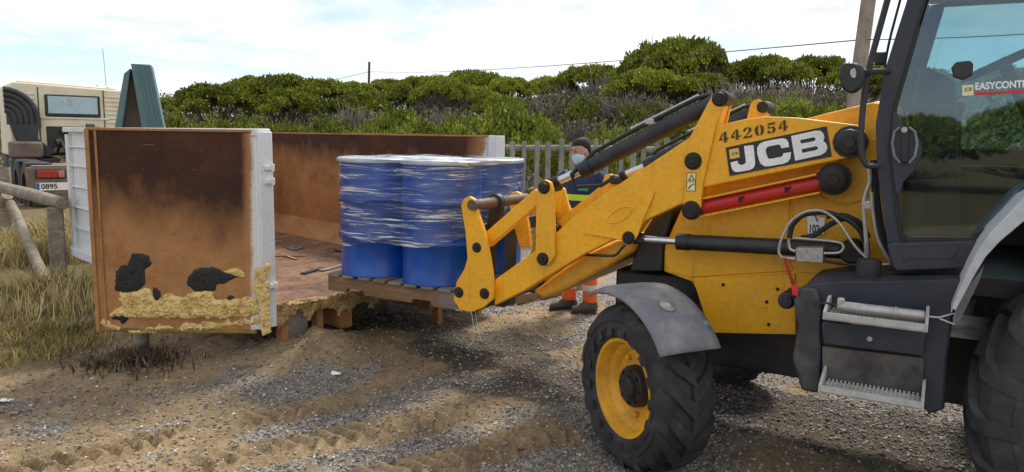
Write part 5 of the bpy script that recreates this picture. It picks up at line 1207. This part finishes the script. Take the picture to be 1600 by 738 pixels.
MB().prism([(sc_.x - .45, .85, 1.2), (sc_.x - .10, .85, 1.2), (sc_.x - .20, .85, sc_.z - .10), (sc_.x - .36, .85, sc_.z - .02)], (0, .66, 0)).build('dashboard', M['slate'], BL, bevel=.03)
TRM = [(1386, 384), (1396, 378), (1412, 380), (1530, 377), (1518, 400), (1506, 421), (1402, 425), (1394, 418)]
trm = plate('door_sill', TRM, .285, .10, M['slate'], BL, .012)
plate('sill_recess', [(1414, 386), (1500, 384), (1490, 404), (1418, 404), (1412, 412), (1408, 396)], .281, .006, M['slate'], trm, .003)
plate('handle_plate', [(1395, 176), (1402, 178), (1412, 196), (1428, 206), (1438, 220), (1440, 242), (1428, 268), (1412, 284), (1404, 310), (1399, 300), (1392, 235)], .316, .012, M['slate'], BL, .003)
hd = plate('door_handle', [(1408, 198), (1420, 198), (1418, 255), (1410, 255)], .296, .022, M['black'], BL, .006)
for sgn in (-1, 1): MB().tube([J(1413.5 + sgn * x, y, .308) for (x, y) in ((7, 199), (16, 206), (19.5, 225), (16, 244), (7, 255))], .006, 6).build('handle_surround', M['fender'], hd)
MB().lathe([(-.008, 0), (-.008, .012), (0, .013)], J(1413, 203, .296), (0, 1, 0), 12).build('lock', M['steel'], hd)
plate('glass_bracket', [(1486, 106), (1494, 97), (1516, 95), (1521, 100), (1520, 116), (1504, 124), (1490, 120)], .315, .028, M['black'], BL, .004)
# glass sticker
flat('glass_sticker', [[(1503.5, 133.5), (1521, 132.5), (1521, 149), (1503.5, 150)]], .3425, M['stickerp'], BL)
text_px('sticker_text', 'JCB', M['logoblack'], BL, (1506.5, 145), (1518.5, 144), (1506.5, 137.5), .3418, 0, .02)
text_px('sticker_text', 'EASYCONTROL', M['whitepl'], BL, (1524, 141), (1626, 135.5), (1524, 129.5), .3425, .0, .03)
flat('sticker_stripe', [[(1523, 144.5), (1640, 138.5), (1640, 143.5), (1523, 149)]], .3425, M['redst'], BL)
# grab bar, mirror, wires beside the pillar
tubepx([(1395, -30), (1352, 125), (1345, 205), (1346, 245), (1354, 260), (1374, 260)], .27, .0135, 10).build('grab_bar', M['black'], BL)
mr_o = plate('wing_mirror', [(1311, 106), (1316, 99), (1338, 98), (1348, 104), (1351, 116), (1346, 136), (1336, 145), (1326, 146), (1315, 138), (1311, 122)], .17, .05, M['black'], BL, .016)
plate('mirror_lens', [(1329, 109), (1335, 106), (1338, 112), (1337, 122), (1331, 122), (1328, 116)], .164, .008, M['steel'], mr_o, .002)
tubepx([(1345, 113, .20), (1365, 112, .27), (1389, 111, .33)], .25, .014, 10).build('mirror_arm', M['black'], BL)
tubepx([(1412, -20, .42), (1385, 80, .42), (1378, 150, .42), (1374, 210, .42)], .42, .006, 6).build('cab_cable', M['rubber'], BL)
MB().box(J(1376, 92, .44), (.05, .04, .06)).build('cable_clamp', M['black'], BL, bevel=.01)
# ---- step box on the near side
TANK = [(1246, 458), (1262, 446), (1305, 441), (1503, 437), (1500, 466), (1490, 492), (1480, 560), (1476, 640), (1455, 648), (1435, 636), (1284, 614), (1283, 480), (1252, 476)]
tk = MB().prism(JP(TANK, .17), (0, .50, 0)).build('side_tank', M['slate'], BL, bevel=.012)
plate('tool_box_lid', [(1284, 503), (1446, 515), (1445, 556), (1284, 537)], .12, .055, M['slate'], tk, .008)
plate('tool_box_face', [(1284, 541), (1444, 560), (1443, 624), (1284, 604)], .14, .04, paint('scuffed_black', (.010, .011, .014), .45, 0, (.17, .15, .13), .9, 4, 40, .1, .5, ((.25, .22, .19), 6, .70)), tk, .008)
MB().lathe([(-.01, 0), (-.01, .011), (0, .013), (.02, .013)], J(1359, 529, .12), (0, 1, 0), 12).build('lock', M['steel'], tk)
plate('rust_lip', [(1330, 500), (1448, 507), (1446, 515), (1330, 507)], .118, .05, M['rust_plain'], tk, .004)
plate('side_bracket', [(1240, 470), (1250, 450), (1275, 452), (1283, 475), (1281, 610), (1276, 615), (1252, 611), (1238, 560), (1246, 510)], .14, .10, paint('scuffed_grey', (.035, .037, .042), .5, 0, (.16, .16, .16), .7, 6, 40, .1, .5, ((.35, .34, .31), 7, .72)), tk, .012)
pin(1229, 470, .30, .034, .03, M['black'], tk, False, .20)
plate('flap', [(1497, 470), (1538, 415), (1530, 440), (1495, 512), (1488, 500)], .15, .02, M['fender'], tk, .004)
def step(a0, a1, y0, y1, z):
    b = MB(); b.box(((a0 + a1) / 2, y0 + .006, z - .005), (a1 - a0, .012, .030)); b.box(((a0 + a1) / 2, (y0 + y1) / 2, z - .018), (a1 - a0, y1 - y0, .006))
    for x in (a0, a1): b.prism([(x - .006, y0, z - .02), (x - .006, y1, z - .02), (x - .006, y1, z + .055), (x - .006, y1 - .04, z + .055), (x - .006, y0, z + .012)], (.012, 0, 0))
    for k in range(5):
        y = y0 + .02 + k * (y1 - y0 - .03) / 4; b.box(((a0 + a1) / 2, y, z - .012), (a1 - a0 - .02, .007, .012))
        for j in range(22): b.box((a0 + .02 + j * (a1 - a0 - .04) / 21, y, z - .002), (.008, .012, .012))
    return b.build('step', M['step'], tk, 30)
zs1, zs2 = J(1288, 492, .0).z, J(1281, 606, -.02).z; s1, s2 = J(1288, 492, 0).x, J(1448, 505, 0).x; t1, t2 = J(1281, 606, -.02).x, J(1441, 634, -.02).x
step(s1, s2, 0, .17, zs1); step(t1, t2, -.02, .17, zs2)
MB().lathe([(0, .048), (.004, .052), (.09, .052), (.10, .045), (.10, 0)], J(1356, 439, .32), (0, 0, 1), 22).build('filler_cap', M['rubber'], tk, 40)
# grease gun lying on the upper step (a thing of its own)
gp0, gp1 = J(1308, 476, .07), J(1447, 479, .07); gz0 = zs1 + .030
def W(p): return JO + JA * p.x + JB * p.y + Vector((0, 0, p.z))
gg = empty('grease_gun', W(Vector(((gp0.x + gp1.x) / 2, .07, gz0 - .024))), -YA); tag(gg, 'silver grease gun lying on the upper step of the loader', 'grease gun')
L_ = (gp1.x - gp0.x); MB().lathe([(0, 0), (0, .012), (.02, .020), (.03, .024), (L_ * .66, .024), (L_ * .665, .027), (L_ * .69, .027), (L_ * .70, .024), (L_ * .98, .024), (L_, .018), (L_, 0)], (-L_ / 2, 0, .024), (1, 0, 0), 20).build('barrel', M['steel'], gg, 40)
MB().tube([(-L_ / 2, 0, .024), (-L_ / 2 - .04, 0, .03), (-L_ / 2 - .10, .02, .02)], .006, 8).build('nozzle_hose', M['rubber'], gg)
MB().box((-L_ / 2 + .015, 0, .036), (.03, .03, .05)).build('head', M['steel'], gg, bevel=.005)
MB().tube([(L_ / 2, 0, .024), (L_ / 2 + .05, 0, .026), (L_ / 2 + .10, 0, .05), (L_ / 2 + .105, 0, .005), (L_ / 2 + .05, 0, .022)], .0045, 8).build('handle', M['steel'], gg)
# rear mudguard
RF_ = [(1487, 482), (1500, 450), (1514, 418), (1530, 388), (1548, 363), (1600, 309), (1660, 272), (1740, 240)]; RB = [(1740, 285), (1660, 308), (1600, 346), (1562, 378), (1540, 402), (1524, 428), (1508, 458), (1493, 486)]
rf = plate('rear_mudguard', RF_ + RB, .03, .02, M['fenderlight'], BL, .004)
RF2 = [(u + 1, v + 3) for (u, v) in RF_]; P = JP(RF_, .04) + [p - Vector((0, 0, .02)) for p in reversed(JP(RF_, .04))]; MB().prism(P, (0, .42, 0)).build('mudguard_top', M['fenderlight'], rf)
# ---- hydraulics by the bonnet
vb = plate('valve_block', [(1243, 387), (1286, 387), (1287, 411), (1243, 409)], .50, .07, M['steel'], BL, .004)
for (u, v) in ((1258, 393), (1250, 400), (1275, 401)): MB().lathe([(-.01, 0), (-.01, .009), (0, .010)], J(u, v, .50), (0, 1, 0), 8).build('plug', M['steel'], vb)
HZ = (([(1287, 396), (1312, 396), (1319, 388), (1316, 380), (1300, 377), (1240, 372)], .49, .007, 'steel'), ([(1243, 393), (1234, 390), (1232, 378), (1233, 373)], .49, .008, 'steel'), ([(1243, 405), (1222, 403)], .50, .010, 'steel'),
      ([(1222, 403), (1216, 395), (1220, 375), (1235, 345), (1258, 330), (1285, 328), (1310, 345), (1335, 385), (1358, 408), (1380, 415)], .46, .007, 'steel'), ([(1233, 372), (1238, 350), (1256, 334), (1290, 331), (1325, 342), (1345, 360), (1352, 378)], .50, .013, 'rubber'),
      ([(1252, 372), (1270, 370), (1295, 352), (1318, 340), (1340, 350), (1354, 378)], .52, .013, 'rubber'), ([(1292, 338), (1320, 336), (1345, 348), (1357, 372)], .54, .013, 'rubber'), ([(1286, 408), (1330, 414), (1370, 420)], .48, .007, 'rubber'),
      ([(1354, 378), (1355, 400), (1352, 412)], .50, .014, 'steel'), ([(1358, 262), (1360, 285), (1353, 300), (1349, 320), (1351, 345), (1354, 380)], .44, .010, 'steel'), ([(1362, 300), (1364, 330), (1370, 370), (1382, 395), (1393, 412)], .42, .008, 'steel'),
      ([(1366, 250), (1368, 300), (1374, 350), (1383, 385), (1392, 405)], .46, .017, 'rubber'), ([(1352, 412), (1370, 414), (1392, 413)], .44, .007, 'steel'), ([(1225, 403), (1231, 425), (1240, 450)], .46, .004, 'red'), ([(1228, 403), (1236, 430), (1243, 452)], .45, .004, 'red'))
for (L, lat, r, mt) in HZ: tubepx(L, lat, r).build('hose' if mt == 'rubber' else 'cord' if mt == 'red' else 'pipe', M[mt], BL)
plate('red_tag', [(1236, 447), (1244, 444), (1248, 452), (1246, 463), (1238, 462)], .13, .01, M['redst'], BL, .003)
plate('pipe_clamp', [(1349, 315), (1361, 315), (1362, 327), (1350, 327)], .43, .02, M['steel'], BL, .003)
tg = plate('number_tag', [(1261, 338), (1289, 340), (1287.5, 366), (1262, 365)], .725, .004, M['whitepl'], BL, .001)
text_px('tag_number', '102', M['logoblack'], tg, (1265, 364), (1280, 364.5), (1265.5, 351), .7235, 0, .03)
tubepx([(1272, 328, .50), (1274, 338, .70), (1277, 346, .72)], .6, .003, 5).build('tie_wire', M['rubber'], tg)

# ================================================================== worker behind the arm
gp = gz(900, 486); WK = empty('person', (gp.x + .03, gp.y + .02, gh(gp.x, gp.y)), rad(152))
tag(WK, 'worker in navy jacket with yellow bands, blue face mask, standing behind the loader arm', 'person')
X_, Y_, Z_ = Vector((1, 0, 0)), Vector((0, 1, 0)), Vector((0, 0, 1))
def limb(b, pts, rs, n=12):
    b.tube(pts, rs, n)
M['skin'] = paint('skin', (.50, .27, .18), .5, 0, (.42, .20, .14), .4, 12, 80, .05)
M['hair'] = paint('dark_hair', (.012, .009, .007), .7, 0, (.025, .018, .014), .7, 40, 160, .4)
M['mask'] = paint('face_mask', (.50, .66, .78), .7, 0, (.42, .58, .72), .4, 20, 80, .1)
M['shoe'] = paint('work_shoe', (.055, .05, .046), .7, 0, (.14, .12, .10), .6, 14, 60, .2)
def banded(name, base, bands):
    m, t, b = mat_new(name); tcn = nd(t, 'ShaderNodeTexCoord'); sp = nd(t, 'ShaderNodeSeparateXYZ'); t.links.new(tcn.outputs['Object'], sp.inputs[0]); n = noise(t, 6, 5, .6)
    col = ramp(t, n.outputs[0], [(.3, tuple(c * .7 for c in base)), (.7, tuple(c * 1.25 for c in base))]).outputs[0]
    for (z0, z1, c) in bands:
        a = nd(t, 'ShaderNodeMath', operation='GREATER_THAN'); a.inputs[1].default_value = z0; t.links.new(sp.outputs[2], a.inputs[0]); b2 = nd(t, 'ShaderNodeMath', operation='LESS_THAN'); b2.inputs[1].default_value = z1; t.links.new(sp.outputs[2], b2.inputs[0])
        k = nd(t, 'ShaderNodeMath', operation='MULTIPLY'); t.links.new(a.outputs[0], k.inputs[0]); t.links.new(b2.outputs[0], k.inputs[1]); col = mixc(t, k.outputs[0], col, c)
    t.links.new(col, b.inputs['Base Color']); b.inputs['Roughness'].default_value = .8; bump(t, b, n.outputs[0], .5, .03); return m
M['jacket'] = banded('navy_jacket', (.018, .028, .085), [(1.135, 1.195, (.62, .80, .03)), (.955, 1.01, (.62, .80, .03))])
M['trousers'] = banded('work_trousers', (.012, .018, .05), [(-.1, .50, (.78, .13, .03)), (.225, .285, (.62, .60, .55))])
# body: one continuous surface
b = MB()
hc = Vector((.0, .045, 1.625)); hf = Vector((.62, .75, -.26)).normalized(); hr = hf.cross(Z_).normalized(); hu = hr.cross(hf).normalized()
b.loft([(hc + hu * z + hf * f_, rx, ry, hr, hf) for (z, f_, rx, ry) in ((-.135, .030, .018, .020), (-.12, .028, .042, .055), (-.085, .012, .058, .080), (-.03, .0, .070, .092), (.02, -.004, .074, .098), (.07, -.008, .070, .093), (.105, -.012, .050, .068), (.122, -.014, .02, .03))], 20)
b.tube([hc - hu * .02 - hf * .02, hc - hu * .12 - hf * .03, Vector((0, -.01, 1.40))], [.050, .052, .062], 14)
nose = hc + hf * .098 - hu * .022; b.tube([hc + hf * .086 + hu * .018, nose + hf * .012, nose - hu * .012], [.008, .015, .010], 8)
for s in (-1, 1): b.loft([(hc + hr * s * .073 - hf * .012 - hu * .02 + hu * z, .010, w, hr, hf) for (z, w) in ((-.03, .006), (-.015, .014), (.01, .019), (.028, .012))], 8)
b.loft([((0, -.005, z), rx, ry, X_, Y_) for (z, rx, ry) in ((.84, .14, .10), (.95, .15, .105), (1.05, .14, .10), (1.2, .16, .11), (1.34, .17, .105), (1.42, .11, .07))], 18)
HND = {}
for s in (-1, 1):
    sh, el, wr = Vector((s * .19, -.01, 1.38)), Vector((s * .25, .04, 1.10)), Vector((s * .20, .22, .92)); b.tube([sh, el, wr], [.05, .042, .028], 12)
    d = (wr - el).normalized(); hb = wr + d * .05; b.loft([(wr + d * k, .036 * q, .016, (d.cross(Vector((s, 0, .2)))).normalized(), Vector((s, 0, .2)).normalized()) for (k, q) in ((0, .8), (.03, 1), (.08, 1.1), (.095, 1))], 10)
    side = (d.cross(Vector((s, 0, .2)))).normalized()
    for k, (o, L) in enumerate(((-.03, .062), (-.01, .075), (.01, .072), (.03, .056))):
        p0 = wr + d * .09 + side * o; p1 = p0 + d * L * .5 + Vector((-s * .008, 0, -.004)); p2 = p1 + d * L * .35 + Vector((-s * .022, 0, -.010)); b.tube([p0, p1, p2], [.0095, .009, .0075], 8)
    p0 = wr + d * .03 - side * .034; b.tube([p0, p0 - side * .022 + d * .028, p0 - side * .028 + d * .055], [.012, .010, .008], 8)
for s in (-1, 1): b.tube([(s * .09, 0, .90), (s * .105, .02, .50), (s * .11, .0, .10)], [.085, .058, .04], 12)
bo = remesh(b.build('body', M['skin'], WK, 60), .009, 2)
for s in (-1, 1):
    e = hc + hf * .088 + hr * s * .031 + hu * .010; MB().lathe([(-.008, 0), (-.004, .006), (.002, .0075), (.005, .005), (.0065, 0)], e - hf * .004, hf, 12).build('eye', M['shoe'], bo); MB().lathe([(0, .004), (.001, 0)], e + hf * .003, hf, 10).build('iris', M['hair'], bo)
    MB().tube([e + hu * .018 - hr * .018 + hf * .004, e + hu * .024 + hf * .008, e + hu * .018 + hr * .02], [.003, .005, .003], 6).build('eyebrow', M['hair'], bo)
# jacket
b = MB(); b.loft([((0, -.005, z), rx, ry, X_, Y_) for (z, rx, ry) in ((.74, .185, .135), (.80, .19, .14), (.95, .19, .14), (1.05, .185, .135), (1.2, .20, .14), (1.32, .215, .135), (1.39, .19, .115), (1.43, .11, .09), (1.47, .072, .078), (1.50, .070, .076))], 24)
for s in (-1, 1): b.tube([(s * .15, -.01, 1.38), (s * .22, -.005, 1.33), (s * .275, .035, 1.10), (s * .245, .13, 1.0), (s * .205, .215, .93)], [.078, .078, .066, .056, .048], 14)
remesh(b.build('jacket', M['jacket'], WK, 60), .014, 3)
MB().add([Vector((x, y, z)) for (x, y, z) in ((-.02, .153, 1.265), (-.12, .139, 1.265), (-.12, .142, 1.235), (-.02, .156, 1.235))], [(0, 1, 2, 3)]).build('chest_badge', paint('green_badge', (.02, .28, .16), .7), WK, 0)
# trousers and shoes
b = MB(); b.loft([((0, -.005, z), rx, ry, X_, Y_) for (z, rx, ry) in ((.74, .165, .12), (.82, .172, .125), (.92, .165, .12))], 20)
for s in (-1, 1): b.tube([(s * .085, 0, .82), (s * .10, .005, .62), (s * .11, .02, .48), (s * .115, .005, .28), (s * .115, -.005, .10)], [.105, .092, .080, .076, .074], 14)
remesh(b.build('trousers', M['trousers'], WK, 60), .013, 2)
for s in (-1, 1):
    o = Vector((s * .115, 0, 0)); yw = Vector((.62 + s * .10, .75, 0)).normalized(); xw = Vector((yw.y, -yw.x, 0)); b = MB()
    b.loft([(o + yw * y + Z_ * z, rx, rz, xw, Z_) for (y, z, rx, rz) in ((-.09, .05, .02, .035), (-.075, .058, .042, .055), (-.02, .072, .046, .072), (.05, .062, .048, .060), (.12, .046, .052, .042), (.18, .04, .045, .036), (.205, .036, .02, .022))], 14)
    b.tube([o + Vector((0, -.01, .06)), o + Vector((0, -.015, .15))], [.05, .052], 12); sh = b.build('shoe', M['shoe'], WK, 50)
    MB().loft([(o + yw * y + Z_ * .010, rx, .012, xw, Z_) for (y, rx) in ((-.095, .03), (-.06, .045), (.05, .05), (.13, .055), (.19, .04), (.212, .015))], 12).build('sole', M['rubber'], sh)
# hair, mask
b = MB(); b.loft([(hc + hu * z + hf * f_, rx, ry, hr, hf) for (z, f_, rx, ry) in ((-.05, -.055, .055, .040), (.0, -.035, .0755, .066), (.045, -.022, .0765, .084), (.075, -.006, .074, .097), (.105, -.008, .058, .080), (.123, -.012, .036, .050), (.131, -.014, .012, .016))], 20); b.build('hair', M['hair'], WK, 60)
b = MB(); b.loft([(hc + hu * z + hf * f_, rx, ry, hr, hf) for (z, f_, rx, ry) in ((-.125, .045, .030, .045), (-.10, .040, .055, .066), (-.06, .030, .066, .082), (-.03, .026, .066, .088), (-.015, .040, .050, .070))], 20); mk = b.build('face_mask', M['mask'], WK, 60)
for s in (-1, 1): MB().tube([hc + hr * s * .062 + hf * .05 - hu * .03, hc + hr * s * .080 - hu * .0, hc + hr * s * .080 - hf * .02 + hu * .012], .0022, 5).build('ear_loop', M['mask'], mk)
